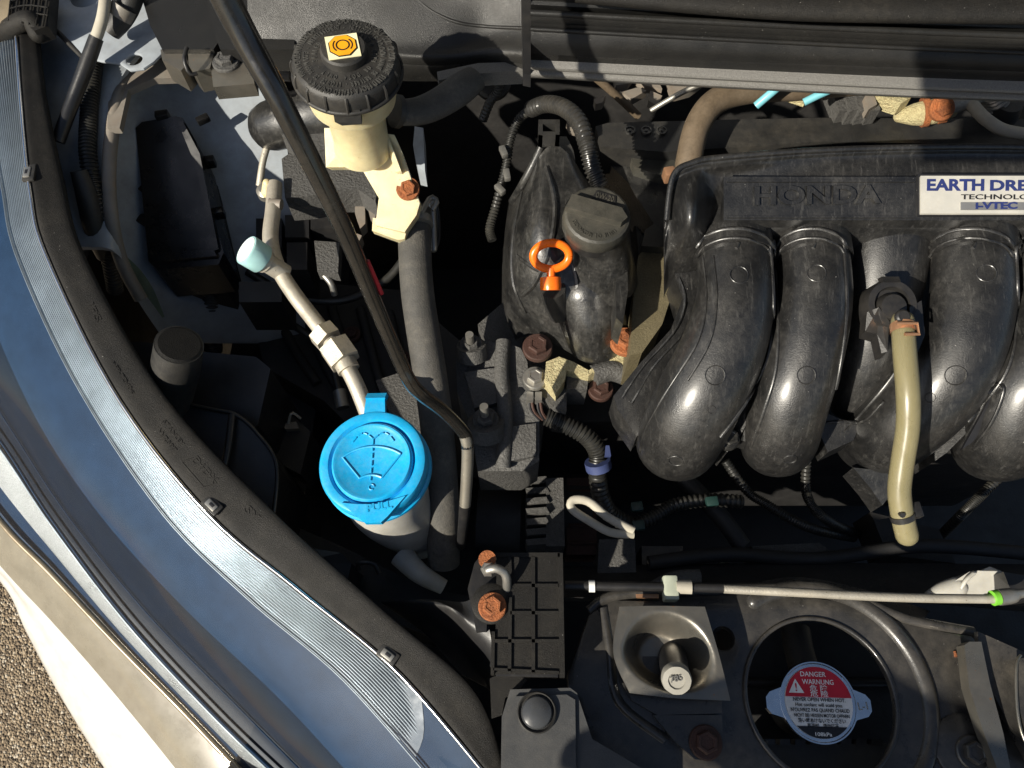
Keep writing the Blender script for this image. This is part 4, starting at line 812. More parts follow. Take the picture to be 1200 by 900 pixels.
# raised name panel and badge
def plq(x0, y0, x1, y1, dz): return [(x0, y0, zp(y0)+dz), (x1, y0, zp(y0)+dz), (x1, y1, zp(y1)+dz), (x0, y1, zp(y1)+dz)]
npan = plate('name_panel', plq(848, 207, 1330, 258, .0035), 0, .008, M_manif, im, .0012)
PN = (W(900, 207, zp(207))-W(900, 258, zp(258))).cross(W(1000, 230, zp(230))-W(900, 230, zp(230))); PN = PN if PN.z > 0 else -PN
PN.normalize()
for q in ((852, 211, 1072, 213), (852, 253, 1072, 255)): plate('panel_line', plq(*q, .0042), 0, .002, M_manif, npan, .0004)
text('embossed_name', 'HONDA', W(883, 240, zp(240)+.0036), W(1031, 238, zp(238)+.0036), PN, M_manif, npan, ext=.0020, height=.0115, bold=.03)
plate('badge_frame', plq(1076, 203.5, 1330, 252.5, .0045), 0, .004, M_ink, im, .001)
bd = plate('badge', plq(1079, 206, 1330, 250, .0055), 0, .004, M_badge, im, .0012)
text('badge_text', 'EARTH', W(1086, 223, zp(223)+.0056), W(1153, 223, zp(223)+.0056), PN, M_navy, bd, ext=.0003, height=.0072, bold=.035)
text('badge_text', 'DREAMS', W(1160, 223, zp(223)+.0056), W(1250, 223, zp(223)+.0056), PN, M_navy, bd, ext=.0003, height=.0066, bold=.035)
text('badge_text', 'TECHNOLOGY', W(1126, 233.5, zp(233.5)+.0056), W(1226, 233.5, zp(233.5)+.0056), PN, M_ink, bd, ext=.0003, height=.0032)
plate('badge_bar', plq(1126, 237, 1330, 245.5, .0060), 0, .002, M_badgeg, bd, .0003)
text('badge_text', 'i-VTEC', W(1143, 244.5, zp(244.5)+.0061), W(1192, 244.5, zp(244.5)+.0061), PN, M_navy, bd, ext=.0003, height=.0042, bold=.04)
# runners
def runner(path, rad, collar=True):
    pts = WS(path); rad = [q*1.05 for q in rad]
    r = tube('runner', pts, rad, M_manif, im, seg=36, n=60, caps='flat', flat=.92)
    if collar:
        d = interp([list(p)+[q] for p, q in zip(pts, rad)], 60)
        for i0, i1, g in ((9, 12, 1.09), (6, 9, 1.045)):
            tube('collar', [Vector(d[i][:3]) for i in range(i0, i1+1)], [d[i][3]*g for i in range(i0, i1+1)], M_manif, im, seg=36, flat=.92, straight=True)
    return r
runner([(850, 238, .118), (857, 278, .122), (862, 345, .118), (846, 410, .106), (818, 468, .086), (797, 512, .055), (792, 522, .012), (800, 520, -.05)], [.022, .0232, .0240, .0262, .0275, .0275, .0275, .027])
runner([(945, 238, .118), (950, 278, .122), (955, 345, .118), (944, 410, .106), (926, 468, .086), (914, 512, .055), (910, 522, .012), (908, 520, -.05)], [.021, .0222, .0225, .0232, .0240, .0246, .0246, .024])
runner([(1134, 238, .118), (1138, 278, .122), (1140, 345, .116), (1124, 410, .102), (1092, 462, .080), (1052, 500, .050), (1030, 515, .015), (1020, 518, -.05)], [.023, .0245, .0250, .0260, .0270, .0270, .0270, .027])
runner([(1228, 238, .118), (1230, 278, .122), (1236, 345, .116), (1226, 410, .104), (1200, 462, .086), (1178, 512, .055), (1166, 522, .012), (1160, 520, -.05)], [.022, .0235, .0240, .0255, .0275, .0280, .0280, .027])
# centre funnel between the runner pairs
tube('funnel', WS([(1040, 244, .116), (1040, 280, .113), (1036, 330, .100), (1028, 390, .080), (1016, 440, .056), (1004, 480, .028)]), [.0275, .0285, .0270, .025, .022, .019], M_manif, im, seg=36, flat=.8)
# webs and weld flanges between the runners
plate('side_flange', [(790, 318, .10), (800, 350, .098), (786, 386, .092), (748, 428, .080), (719, 464, .068), (724, 480, .064), (738, 500, .056), (746, 512, .05), (800, 440, .07), (826, 370, .09), (826, 310, .105)], 0, .03, M_manif, im, .004, 3)
def web(pts, z, th=.03): return plate('web', pts, z, th, M_manif, im, .003, 2)
web([(896, 280, .118), (914, 280, .118), (916, 380, .108), (908, 430, .098), (884, 478, .078), (868, 510, .062), (852, 530, .05), (838, 512, .05), (858, 466, .07), (884, 400, .095)], 0)
plate('slot_rim', [(906, 458, .096), (909, 468, .092), (896, 500, .072), (884, 520, .06), (868, 516, .058), (876, 494, .07)], 0, .014, M_manif, im, .002)
web([(960, 480, .05), (986, 492, .052), (1010, 494, .05), (1000, 516, .044), (970, 530, .04), (962, 510, .045)], 0, .02)
web([(1186, 290, .115), (1204, 290, .115), (1202, 400, .104), (1178, 452, .090), (1150, 490, .07), (1110, 530, .05), (1096, 540, .045), (1092, 524, .05), (1140, 470, .072), (1176, 400, .095)], 0)
plate('slot', [(1166, 452, .0985), (1175, 456, .0985), (1162, 488, .0815), (1140, 518, .067), (1128, 526, .062), (1150, 486, .083)], 0, .004, M_ink, im, .001)
for (x, y, z) in ((853, 514, .062),): bolt(W(x, y, z), .0062, M_cover, im, washer=1.3)
plate('foot', [(1000, 548, .02), (1040, 552, .02), (1044, 580, .01), (1034, 592, .0), (1020, 572, .01)], 0, .02, M_manif, im, .003)
# moulded ejector rings on the runners
SURFS = [o for o in im.children if o.type == 'MESH' and o.name.split('.')[0] in ('plenum', 'runner', 'funnel', 'web', 'side_flange', 'slot_rim', 'foot', 'collar')]
def bead(pix, r=.0012, n=26):
    d = interp([list(p[:2]) for p in pix], n); bm = bmesh.new(); runs = [[]]
    for p in [hits(SURFS, x, y, r*.2)[0] for x, y in d]:
        if runs[-1] and (p-runs[-1][-1]).length > .022: runs.append([])
        runs[-1].append(p)
    run = max(runs, key=len)
    if len(run) < 3: return
    tube_bm(bm, run, r, n=len(run), seg=6)
    build('weld_bead', bm, M_manif, im, angle=60)
bead([(902, 282, .128), (906, 360, .122), (900, 420, .108), (872, 474, .086), (844, 512, .062)])
bead([(906, 282, .128), (912, 360, .122), (910, 430, .104), (896, 480, .082), (880, 524, .056)])
bead([(988, 282, .128), (992, 360, .118), (984, 430, .102), (970, 490, .074), (958, 524, .05)])
bead([(1092, 282, .128), (1084, 350, .118), (1070, 400, .10), (1040, 450, .08), (990, 506, .055)])
bead([(964, 496, .060), (986, 494, .062), (1012, 494, .06), (1036, 470, .075)])
bead([(1190, 288, .126), (1192, 380, .118), (1178, 440, .098), (1136, 492, .072), (1098, 536, .05)])
bead([(1122, 530, .064), (1144, 492, .083), (1160, 458, .100), (1170, 450, .102), (1177, 458, .10), (1164, 492, .083), (1142, 522, .066)])
bead([(796, 326), (803, 352), (790, 388), (753, 430), (728, 467)], .0010)
bead([(808, 326), (815, 352), (802, 388), (765, 430), (740, 473)], .0010)
bead([(824, 300), (828, 350), (818, 400), (786, 452), (758, 500), (750, 530)], .0010)
bead([(836, 300), (840, 350), (832, 400), (806, 446)], .0009)
for x0, x1 in ((816, 906), (910, 992), (1088, 1188), (1192, 1280)):      # double collar where each runner leaves the plenum
    xm, hw = (x0+x1)/2, (x1-x0)/2
    for y0, k, r in ((290, 1.0, .0013), (301, .98, .0010)):
        bead([(xm-hw*k, y0), (xm-hw*.8*k, y0-12), (xm-hw*.4*k, y0-20), (xm, y0-22), (xm+hw*.4*k, y0-20), (xm+hw*.8*k, y0-12), (xm+hw*k, y0)], r, 30)
    bead([(xm+hw*.10, y0-16), (xm+hw*.04, y0-10)], .0012, 4)
RUN = [o for o in im.children if o.name.startswith('runner')]
for ri, spots in ((0, ((866, 322, 11), (838, 440, 12), (792, 540, 9), (834, 480, 5))), (1, ((957, 320, 11), (945, 440, 11), (926, 538, 8))), (2, ((1156, 320, 11), (1120, 440, 12), (1090, 466, 6)))):
    for (x, y, r) in spots:
        p, nn = hit(RUN[ri], x, y); r *= mpp(x, y, p.z)
        lathe('ejector_ring', [(r, -.001), (r, .0002), (r*.95, .0004), (r*.90, .0002), (r*.90, -.001)], p, M_manif, im, axis=nn, seg=28)
# vent valve on the funnel and the clear breather hose
vv = thing('vent_valve', 'black round vent valve plugged into the manifold with side ears', 'valve', tuple(W(1046, 360, .09)))
VA = Vector((.0, -.35, 1)).normalized(); VF = frame(VA); vo = W(1047, 356, .130); vk = mpp(1047, 356, .130); VM = Matrix.Translation(vo) @ VF
bm = bmesh.new(); lathe_bm(bm, [(29*vk, -.022), (30*vk, -.004), (28.5*vk, -.001), (21*vk, -.001), (19*vk, -.006), (0, -.006)], VM, 40); build('body', bm, M_black, vv)
bm = bmesh.new(); slab_bm(bm, [VM @ Vector(p) for p in ((-.006, 26*vk, .001), (.005, 26*vk, .001), (.005, 33*vk, -.001), (-.006, 33*vk, -.001))], VA*-.006); build('top_tab', bm, M_black, vv, .001)
bm = bmesh.new(); lathe_bm(bm, [(0, .006), (.008, .005), (.0098, 0), (.0098, -.008)], VM @ Matrix.Translation((0, -.002, -.004)), 28); build('dome', bm, M_black, vv)
plate('ear', [(1016, 366, .126), (1030, 360, .130), (1042, 376, .126), (1040, 412, .116), (1033, 414, .114), (1028, 392, .118), (1014, 388, .120)], 0, .010, M_black, vv, .0015)
plate('ear', [(1066, 360, .130), (1080, 352, .128), (1084, 392, .120), (1076, 412, .114), (1068, 414, .114)], 0, .010, M_black, vv, .0015)
lathe('boss', [(.0045, 0), (.0045, .003), (.0035, .004), (0, .004)], W(1056, 372, .134), M_black, vv, axis=VA, seg=18)
bh = thing('breather_hose', 'aged yellowish clear breather hose hanging from the vent valve', 'hose', tuple(W(1060, 500, .05)))
tube('hose', WS([(1058, 376, .130), (1060, 410, .129), (1064, 460, .122), (1064, 500, .110), (1058, 540, .096), (1054, 575, .084), (1058, 606, .074), (1063, 628, .066)]), .0070, M_clear, bh, seg=22, caps='round')
tube('clip', WS([(1058, 381, .1302), (1059, 391, .1302)]), .0077, M_copper, bh, seg=18, caps=None)
bm = bmesh.new(); c = W(1063, 384, .1385); tube_bm(bm, [c+Vector((-.006, .003, 0)), c+Vector((.007, .003, 0)), c+Vector((.007, -.004, -.001)), c+Vector((-.002, -.004, -.001))], .0011, straight=True, seg=8); build('clip_ear', bm, M_copper, bh)
tube('lower_clamp', WS([(1057, 602, .0755), (1059, 608, .0735)]), .0078, M_black, bh, seg=18)
box('clamp_ear', W(1073, 598, .077), (.006, .010, .006), M_black, bh, .1, .001)
tube('clamp_arm', WS([(1047, 588, .078), (1052, 598, .078), (1058, 604, .083)]), .0018, M_black, bh, seg=8)

# ================================================================ front: battery tray lid, cover, radiator support
bt = thing('battery_tray_bracket', 'grey black ribbed plastic bracket with twelve square pockets', 'bracket', tuple(W(615, 720, -.02)))
zt = .022
plate('back', [(582, 650), (655, 650), (658, 790), (580, 790)], zt-.0018, .006, M_flange, bt, .001)
xs = [592, 624, 655]; ys = [653, 685, 718, 751, 786]
def bar(x0, y0, x1, y1, wpx=4.0, nm='rib'):
    a, b = Vector((x0, y0)), Vector((x1, y1)); d = (b-a).normalized(); nn = Vector((-d.y, d.x))*wpx/2
    plate(nm, [tuple(a+nn), tuple(b+nn), tuple(b-nn), tuple(a-nn)], zt, .013, M_flange, bt, .0008)
bar(574, 650, 656, 650, 5, 'rim'); bar(656.5, 648, 659, 794, 6, 'rim')
bar(596, 686, 655, 686); bar(598, 718, 655, 718); bar(580, 751, 655, 751); bar(578, 784, 655, 788, 3)
bar(597, 652, 598, 676); bar(625, 652, 625, 788); bar(598, 700, 597, 788); bar(578, 740, 577, 790, 4)
lathe('pivot_collar', [(.0135, 0), (.0135, .004), (.012, .005), (.0, .005)], W(576, 708, zt-.006), M_flange, bt, seg=28)
plate('pocket_wall', [(578, 752), (588, 748), (600, 780), (654, 788), (654, 794), (582, 792), (574, 780)], zt-.003, .012, M_black, bt, .0015)
bolt(W(577, 711, zt), .0064, M_rust, bt, washer=1.5)
o = thing('battery_hold_rod', 'hooked steel battery hold down rod over the ribbed bracket', 'hook', tuple(W(572, 665, .0)))
tube('hook', WS([(572, 668, .035), (580, 666, .037), (590, 670, .034), (594, 680, .028), (594, 700, .01)]), .0030, M_zinc, o, caps='round')
lathe('rust_washer', [(.006, 0), (.006, .0025), (0, .0025)], W(571, 656, .026), M_rust, o, seg=20)
lathe('nut', [(.005, 0), (.005, .005), (.0035, .007), (0, .007)], W(572, 668, .028), M_zinc, o, seg=6)
bt2 = thing('battery_side_cover', 'black plastic cover between the headlight and the ribbed bracket', 'cover', tuple(W(520, 740, -.05)))
surf('cover', [[(446, 706, -.03), (500, 702, -.01), (545, 705, .0), (560, 690, .008)], [(470, 722, -.03), (520, 712, .0), (556, 735, .006), (574, 740, .008)], [(500, 745, -.03), (530, 745, -.02), (560, 770, -.015), (578, 780, -.005)], [(540, 790, -.03), (560, 800, -.03), (575, 810, -.03), (580, 830, -.03)]], M_black, bt2, 24, 20, .01)
plate('post', [(548, 690), (556, 660), (566, 648), (580, 650), (584, 680), (572, 696), (570, 740), (558, 740)], .012, .05, M_black, bt2, .003)
plate('arm', [(574, 795), (590, 788), (618, 796), (610, 806), (592, 818), (588, 838), (576, 842)], .006, .012, M_flange, bt2, .003)
fc = thing('front_trim_cover', 'dark grey moulded front trim cover with round push rivet', 'trim cover', tuple(W(650, 850, -.02)))
fcM = material('satin_grey_trim', (.042, .043, .044), .5, dust=DUST, dust_amt=.3, grain=.2, grain_scale=1600, bump=.2, bump_scale=1400)
plate('cover', [(598, 808), (668, 806), (676, 812), (694, 866), (760, 905), (760, 960), (586, 960), (588, 840)], .022, .02, fcM, fc, .004, 3)
plate('raised_face', [(604, 816), (664, 814), (674, 820), (676, 960), (590, 960), (593, 842)], .0245, .006, fcM, fc, .002)
bm = bmesh.new(); lathe_bm(bm, [(.0105, -.002), (.0122, -.001), (.0126, .001), (.0118, .002), (.0108, .0006), (.0104, .0)], Matrix.Translation(W(629, 835, .0255)), 40); build('rivet_ring', bm, M_black2, fc)
lathe('push_rivet', [(.0100, -.002), (.0100, .001), (.009, .0028), (.006, .0042), (.003, .0049), (0, .0051)], W(629, 835, .0255), material('rivet_plastic', (.05, .052, .055), .28), fc, seg=36)

rs_ = thing('radiator_support', 'black painted metal radiator support panel with large round opening', 'panel', tuple(W(950, 800, -.04)))
def circ(x, y, z, rx, ry, n=48): return [W(x, y, z)+Vector((math.cos(2*math.pi*i/n)*rx, math.sin(2*math.pi*i/n)*ry, 0)) for i in range(n)]
ck = mpp(960, 815, -.004)
outer = [(664, 792), (690, 720), (716, 702), (770, 704), (800, 697), (880, 694), (930, 697), (990, 704), (1060, 728), (1110, 740), (1140, 744), (1160, 770), (1200, 800), (1300, 850), (1300, 980), (640, 980), (668, 840)]
holed('panel', WS(outer, -.004), [circ(962, 818, -.004, 88*ck, 90*ck), circ(848, 748, -.004, 13*ck, 13*ck, 24), circ(824, 870, -.004, 4*ck, 4*ck, 16)], .010, M_panel, rs_, .003)
# pressed bead around the opening
tube('bead', [p+Vector((0, 0, -.0022)) for p in [W(962, 818, -.004)+Vector((math.cos(a)*127*ck, math.sin(a)*127*ck, 0)) for a in [R(-40+160*i/30) for i in range(31)]]], .0062, M_panel, rs_, seg=14, caps='round')
tube('hole_rim', circ(962, 818, -.004, 88*ck, 90*ck, 60)+circ(962, 818, -.004, 88*ck, 90*ck, 60)[:1], .0016, M_panel, rs_, n=120, seg=8)
tube('front_flange', WS([(690, 716, -.008), (720, 698, -.006), (800, 692, -.005), (930, 690, -.005), (1000, 701, -.005), (1064, 726, -.006), (1140, 741, -.008)]), .004, M_panel, rs_, seg=10)
surf('side_rib', [[(690, 716, -.012), (700, 760, -.012), (712, 830, -.012), (770, 880, -.012)], [(706, 712, -.002), (714, 760, -.002), (724, 822, -.002), (780, 868, -.002)], [(718, 710, -.008), (728, 760, -.009), (738, 816, -.009), (796, 858, -.009)]], M_panel, rs_, 20, 10, .004)
plate('bracket_tab', [(766, 838), (846, 838), (848, 876), (838, 892), (815, 890), (790, 868)], .003, .008, M_panel, rs_, .002)
bolt(W(827, 870, .004), .0070, M_rust2, rs_)
plate('lower_rail', [(880, 872), (1060, 872), (1060, 900), (890, 905)], -.045, .03, M_black2, rs_, .003)
for i in range(8): plate('tooth', [(896+18*i, 866), (908+18*i, 866), (908+18*i, 873), (896+18*i, 873)], -.040, .01, M_black, rs_, .001)
plate('bracket_end', [(886, 870), (900, 868), (902, 890), (892, 892)], -.035, .01, M_cast, rs_, .002)
tube('stamped_hose', WS([(932, 738, -.06), (936, 762, -.055), (942, 784, -.05)]), .011, M_black2, rs_)
text('stamped_letters', 'TPC/E', W(931, 748, -.048), W(943, 782, -.044), (0, 0, 1), M_lip, rs_, ext=.0003, height=.005)
# round opening: radiator neck below
rn = thing('radiator_tank', 'dark radiator top tank seen through the round opening', 'radiator', tuple(W(960, 820, -.16)))
plate('tank', [(860, 730), (1080, 730), (1080, 905), (860, 905)], -.085, .06, M_deep, rn, .004)
lathe('neck', [(.020, -.05), (.020, -.006), (.024, -.004), (.024, 0), (.018, 0)], W(960, 825, -.025), M_deep, rn, seg=36)
tube('rib', WS([(870, 800, -.08), (1070, 800, -.08)]), .004, M_black, rn, n=8)
rc = thing('pressure_cap', 'chrome radiator cap with red and white danger label', 'radiator cap', tuple(W(960, 825, -.03)))
rz = -.014; r0 = W(959, 823, rz); rk = mpp(959, 823, rz); RM = Matrix.Translation(r0)@Matrix.Rotation(-.03, 4, 'Z')
cr2 = 45.5*rk
lathe('skirt', [(cr2*.9, -.012), (cr2*.97, -.006), (cr2*1.0, -.001), (cr2*.985, .0008), (cr2*.95, .0008), (cr2*.93, .0), (0, .0)], r0, M_steel, rc, seg=64)
for s, nm in ((1, 'ear'), (-1, 'ear')):
    bm = bmesh.new(); slab_bm(bm, [RM @ Vector((s*x*rk, y*rk, .0004)) for x, y in ((32, 30), (40, 16), (56, 10), (61, 4), (61, -8), (56, -14), (42, -18), (34, -28))], Vector((0, 0, -.005))); build(nm, bm, M_steel, rc, .0018, 3)
disc('label', RM, 0, cr2*.86, .0010, M_label, rc, 64)
bm = bmesh.new(); n = 40
pts = [RM @ Vector((math.cos(a)*cr2*.855, math.sin(a)*cr2*.855, .0014)) for a in [R(8+164*i/n) for i in range(n+1)]]
slab_bm(bm, pts, Vector((0, 0, -.0003))); build('red_field', bm, M_red, rc, smooth=False)
pts = [RM @ Vector((math.cos(a)*cr2*.855, math.sin(a)*cr2*.855, .0014)) for a in [R(180+42+96*i/n) for i in range(n+1)]]
bm = bmesh.new(); slab_bm(bm, pts, Vector((0, 0, -.0003))); build('black_field', bm, M_ink, rc, smooth=False)
def lab(s, x0, x1, y, hpx, mat): text('label_text', s, RM @ Vector((x0*rk, y*rk, .00145)), RM @ Vector((x1*rk, y*rk, .00145)), (0, 0, 1), mat, rc, ext=.00006, height=hpx*rk)
lab('DANGER', -18, 12, 28, 5.6, M_label); lab('WARNUNG', -17, 20, 19.5, 5.6, M_label)
lab('危 険', -9, 12, 12.5, 5.2, M_label); lab('危 险', -9, 12, 6.6, 5.0, M_label)
lab('NEVER OPEN WHEN HOT.', -30, 31, .8, 4.0, M_ink); lab('Hot coolant will scald you.', -28, 27, -4.8, 3.8, M_ink); lab('N\'OUVREZ PAS QUAND CHAUD', -34, 34, -10.6, 4.0, M_ink)
lab('NICHT BEI HEISSEN MOTOR OFFNEN', -31, 33, -16.2, 3.8, M_ink); lab('熱い時あけないでください', -27, 28, -21.8, 3.8, M_ink); lab('高温时，请勿打开', -17, 19, -27.4, 3.8, M_ink); lab('108kPa', -9, 10, -36, 4, M_label)
bm = bmesh.new(); slab_bm(bm, [RM @ Vector((x*rk, y*rk, .00160)) for x, y in ((-34, 9.5), (-16, 9.5), (-25, 25))], Vector((0, 0, -.00012))); build('warning_triangle', bm, M_label, rc, smooth=False)
text('label_text', '!', RM @ Vector((-26*rk, 11.5*rk, .0017)), RM @ Vector((-24*rk, 11.5*rk, .0017)), (0, 0, 1), M_red, rc, ext=.00006, height=9*rk)
text('ear_mark', 'L-1', RM @ Vector((46*rk, -7*rk, .0005)), RM @ Vector((57*rk, -6*rk, .0005)), (0, 0, 1), M_zinc, rc, ext=.0003, height=.005)

# bonnet stop: dished bracket with rubber buffer
bs = thing('bonnet_stop', 'dished satin metal bracket holding an angled rubber buffer with grey tip', 'bonnet stop', tuple(W(790, 770, .0)))
def bowl(u, v):
    dx, dy = (u-.52)/.42, (v-.50)/.42; r = math.hypot(dx, dy)
    return Vector((0, 0, -.024*(1 if r < .42 else max(0, .5+.5*math.cos(math.pi*min(1, (r-.42)/.58))))))
surf('dish', [[(726, 711, .020), (770, 710, .020), (826, 711, .020)], [(719, 765, .020), (780, 765, .020), (842, 765, .020)], [(738, 812, .016), (790, 818, .018), (856, 821, .018)]], M_bracket, bs, 44, 44, .002, bowl)
a0, a1 = W(787, 766, -.012), W(793, 797, .030); ad = (a1-a0).normalized()
tube('buffer', [a0-ad*.004, a0.lerp(a1, .5), a1-ad*.004], [.0105, .0095, .0085], M_black, bs, seg=28)
bm = bmesh.new(); lathe_bm(bm, [(.0094, -.007), (.0097, -.001), (.0090, .0012), (.0055, .0016), (.0050, .0004), (0, .0004)], Matrix.Translation(a1) @ frame(ad), 30, wob=lambda a: 1+.012*math.cos(a*10)); tip = build('tip', bm, material('grey_rubber_tip', (.24, .23, .20), .6, dust=(.2, .18, .14), dust_amt=.5, dust_scale=60), bs)
text('tip_mark', '785', W(786, 800, .0312), W(800, 797, .0312), ad, M_zinc, tip, ext=.0004, height=.004)
plate('base', [(730, 800), (846, 806), (846, 836), (770, 838), (740, 820)], .003, .006, M_panel, bs, .002)
# bonnet release cable along the front
rcab = thing('bonnet_release_cable', 'thin grey bonnet release cable clipped along the front edge', 'cable', tuple(W(950, 690, .0)))
tube('black_sleeve', WS([(662, 686, .004), (720, 687, .006), (790, 688, .008), (850, 689, .010)]), .0034, M_black, rcab)
tube('cable', WS([(848, 690, .011), (930, 694, .013), (1050, 700, .013), (1164, 702, .013)]), .0031, M_pipe, rcab, seg=14)
tube('ferrule', WS([(690, 687, .0055), (697, 687, .0058)]), .0042, M_label, rcab)
tube('ferrule', WS([(792, 688, .0085), (810, 688.5, .009)]), .0050, M_wire, rcab, seg=10)
box('clip', W(785, 690, .006), (.010, .017, .012), material('natural_nylon', (.42, .45, .36), .45), rcab, 0, .0015)
tube('green_ring', WS([(1163, 701, .0135), (1169, 700, .0135)]), .0052, M_lime, rcab)
tube('end_sleeve', WS([(1170, 700, .0135), (1186, 698, .0135), (1200, 695, .0135), (1260, 690, .013)]), [.0056, .0052, .003, .003], M_zinc, rcab)
o = thing('copper_clip', 'small coppery wire clip just below the release cable', 'clip', tuple(W(765, 698, -.01)))
plate('clip', [(744, 693), (772, 694), (772, 701), (746, 700)], -.002, .004, M_copper, o, .001)
# right: bracket, bolt, pale bottle
bk = thing('right_latch_bracket', 'folded dark metal latch bracket with rusty edges at the right', 'bracket', tuple(W(1170, 800, -.02)))
plate('strap', [(1130, 756), (1136, 752), (1150, 752), (1160, 800), (1176, 860), (1186, 910), (1172, 910), (1150, 850), (1136, 806)], .014, .010, M_bracket, bk, .002)
plate('wing', [(1146, 740), (1200, 764), (1260, 790), (1260, 930), (1205, 890), (1160, 806), (1148, 770)], .006, .005, M_panel, bk, .0015)
tube('rust_edge', WS([(1196, 768, .016), (1191, 780, .018), (1192, 830, .018), (1200, 866, .016), (1220, 890, .014)]), .0010, M_bracket, bk, seg=8)
plate('side_plate', [(1193, 772), (1260, 762), (1260, 900), (1208, 872), (1194, 830)], .0165, .004, M_panel, bk, .001)
bolt(W(1140, 882, .0), .0070, M_panel, bk); lathe('bolt_pad', [(.022, -.004), (.022, .001), (.020, .0022), (0, .0022)], W(1134, 878, -.003), M_panel, bk, seg=32)
for i in range(3): plate('rust_mark', [(1118+4.5*i, 763), (1120+4.5*i, 763), (1122+4.5*i, 770), (1119+4.5*i, 770)], -.0028, .001, M_rust, bk, .0002)
wb = thing('pale_plastic_duct', 'milky white plastic duct behind the release cable at the right', 'duct', tuple(W(1140, 680, -.05)))
tube('duct', WS([(1088, 700, -.03), (1104, 693, -.028), (1122, 688, -.026)]), [.004, .0065, .0075], M_neck, wb, caps='round', seg=22)
plate('crumpled_end', [(1116, 694, -.024), (1120, 680, -.020), (1136, 670, -.018), (1152, 668, -.016), (1160, 664, -.015), (1180, 672, -.016), (1186, 684, -.02), (1176, 696, -.024), (1150, 699, -.026)], 0, .022, M_neck, wb, .006, 4, bang=20)
tube('fold', WS([(1126, 690, -.0205), (1132, 680, -.0165), (1142, 671, -.0160)]), .0016, M_neck, wb, seg=8)
plate('end_block', [(1176, 670), (1210, 676), (1230, 700), (1190, 706)], -.005, .02, M_black, wb, .003)
o = thing('dark_shroud_lip', 'dark curved fan shroud lip in front of the engine', 'fan shroud', tuple(W(950, 680, -.08)))
surf('lip', [[(860, 690, -.03), (930, 676, -.03), (1010, 690, -.035), (1090, 716, -.04)], [(860, 700, -.02), (930, 692, -.02), (1000, 702, -.02), (1080, 728, -.02)]], M_panel, o, 20, 8, .004)
surf('shroud', [[(660, 664, -.10), (860, 660, -.10), (1060, 660, -.10), (1300, 662, -.10)], [(660, 700, -.06), (860, 698, -.06), (1060, 700, -.06), (1300, 720, -.06)]], M_deep, o, 20, 8, .02)
# bonnet overhead, held by the rod
bn = thing('raised_bonnet', 'raised bonnet panel propped open above the engine bay', 'bonnet', (.3, .62, .24))
bm = bmesh.new(); slab_bm(bm, [Vector(p) for p in ((-.33, .60, .24), (1.05, .60, .24), (1.0, .30, 1.12), (-.28, .30, 1.12))], Vector((0, .02, .012))); build('panel', bm, M_white, bn, .004)
bm = bmesh.new(); slab_bm(bm, [Vector(p) for p in ((-.28, .57, .30), (1.0, .57, .30), (.95, .30, 1.06), (-.24, .30, 1.06))], Vector((0, .01, .006))); build('liner', bm, M_deep, bn, .004)

# the photographer in front of the bumper, outside the frame, whose arm and phone shade the front edge
pr = thing('person', 'person in dark jacket leaning over the bumper, holding up a phone', 'person', (.22, -.78, -.80))
J = {'pel': ((.24, -.80, .10), .13), 'sp': ((.23, -.77, .32), .125), 'ch': ((.21, -.72, .52), .14), 'ne': ((.19, -.66, .66), .055), 'he': ((.17, -.62, .76), .085), 'ht': ((.16, -.61, .87), .07),
     'ls': ((.05, -.67, .58), .07), 'le': ((-.02, -.53, .43), .062), 'lw': ((-.135, -.375, .345), .042), 'lh': ((-.185, -.315, .320), .038),
     'rs': ((.37, -.72, .58), .07), 're': ((.42, -.46, .45), .052), 'rw': ((.12, -.12, .560), .032), 'rh': ((.07, -.06, .562), .032),
     'lk': ((.13, -.78, -.34), .075), 'la': ((.12, -.84, -.74), .05), 'lt': ((.10, -.70, -.775), .035), 'hl': ((.15, -.80, .02), .10),
     'rk': ((.33, -.80, -.34), .075), 'ra': ((.36, -.88, -.74), .05), 'rt': ((.37, -.74, -.775), .035), 'hr': ((.33, -.81, .02), .10)}
ED = [('pel', 'sp'), ('sp', 'ch'), ('ch', 'ne'), ('ne', 'he'), ('he', 'ht'), ('ch', 'ls'), ('ls', 'le'), ('le', 'lw'), ('lw', 'lh'), ('ch', 'rs'), ('rs', 're'), ('re', 'rw'), ('rw', 'rh'), ('pel', 'hl'), ('hl', 'lk'), ('lk', 'la'), ('la', 'lt'), ('pel', 'hr'), ('hr', 'rk'), ('rk', 'ra'), ('ra', 'rt')]
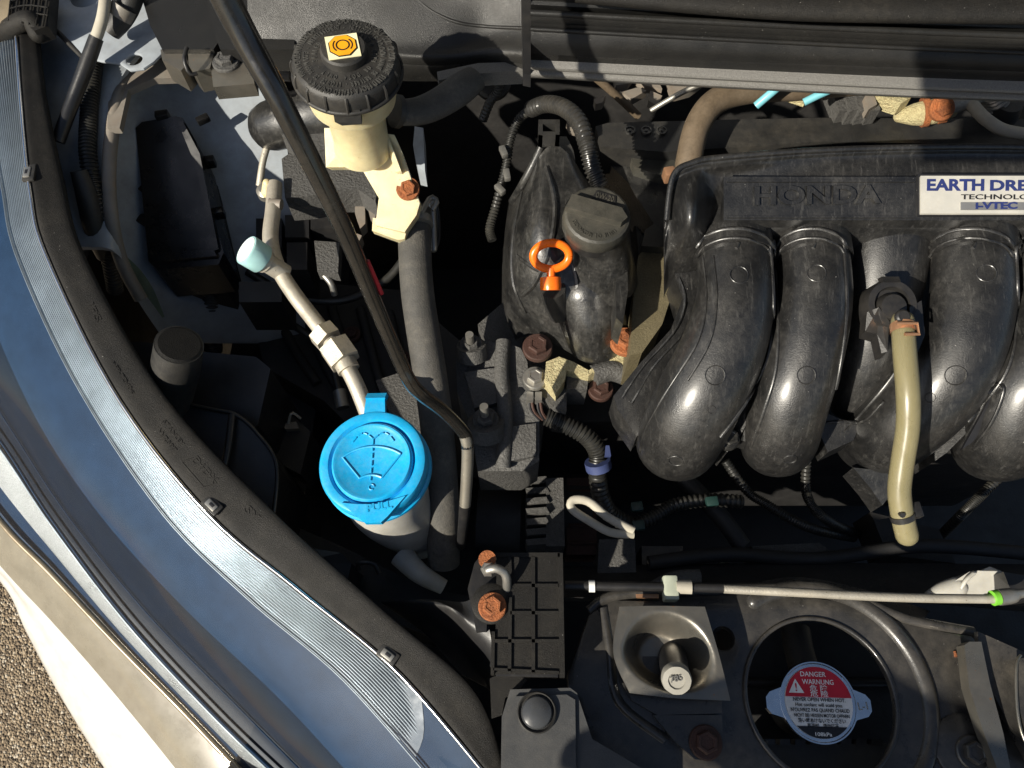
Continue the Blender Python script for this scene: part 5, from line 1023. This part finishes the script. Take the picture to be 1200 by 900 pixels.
for k, (dx, dy, dz, ln) in enumerate(((-.020, .012, .018, .062), (-.024, .02, .006, .072), (-.024, .022, -.008, .074), (-.02, .024, -.02, .06), (.012, .026, .02, .05))):
    d = Vector((-.6, .6, -.25)).normalized(); b0 = Vector(J['lh'][0])+Vector((dx*.6, dy*.6, dz))
    J['lf%d' % k] = (tuple(b0), .012); J['lg%d' % k] = (tuple(b0+d*ln*.55), .0095); J['lq%d' % k] = (tuple(b0+d*ln*.9+Vector((0, 0, -.02))), .008); ED += [('lh', 'lf%d' % k), ('lf%d' % k, 'lg%d' % k), ('lg%d' % k, 'lq%d' % k)]
    b0 = Vector(J['rh'][0])+Vector((-.012, .010, .0))+UPV*(.024-.014*k)
    J['rf%d' % k] = (tuple(b0), .011); J['rg%d' % k] = (tuple(b0+Vector((-.032, .018, .012))), .009); J['rq%d' % k] = (tuple(b0+Vector((-.06, .012, .018))), .008); ED += [('rh', 'rf%d' % k), ('rf%d' % k, 'rg%d' % k), ('rg%d' % k, 'rq%d' % k)]
names = list(J); me = bpy.data.meshes.new('body'); me.from_pydata([Vector(J[n_][0])-ORG[pr.name] for n_ in names], [(names.index(a), names.index(b)) for a, b in ED], [])
bo = bpy.data.objects.new('body', me); COL.objects.link(bo); bo.parent = pr; ORG[bo.name] = ORG[pr.name]
md = bo.modifiers.new('skin', 'SKIN'); md.use_smooth_shade = True; sv = me.skin_vertices[0].data
for n_, v in zip(names, sv): v.radius = (J[n_][1], J[n_][1])
sv[0].use_root = True
bo.modifiers.new('sub', 'SUBSURF').render_levels = 2
me.materials.append(material('navy_jacket_cloth', (.02, .024, .035), .85, bump=.3))
bm = bmesh.new(); bmesh.ops.create_uvsphere(bm, u_segments=20, v_segments=12, radius=1)
for v in bm.verts: v.co = Vector((.165, -.625, .83))+Vector((v.co.x*.085, v.co.y*.10, v.co.z*.085))
build('hair', bm, material('dark_hair', (.02, .014, .01), .6), pr)
ph = thing('phone', 'black phone held level over the engine bay by the photographer', 'phone', (0, -.02, .53))
RT = Vector((1, 0, 0)); bm = bmesh.new()
slab_bm(bm, [cam.location-FWD*.004+RT*x+UPV*y for x, y in ((-.150, -.036), (.014, -.036), (.014, .036), (-.150, .036))], -FWD*.008); build('case', bm, M_black, ph, .003)
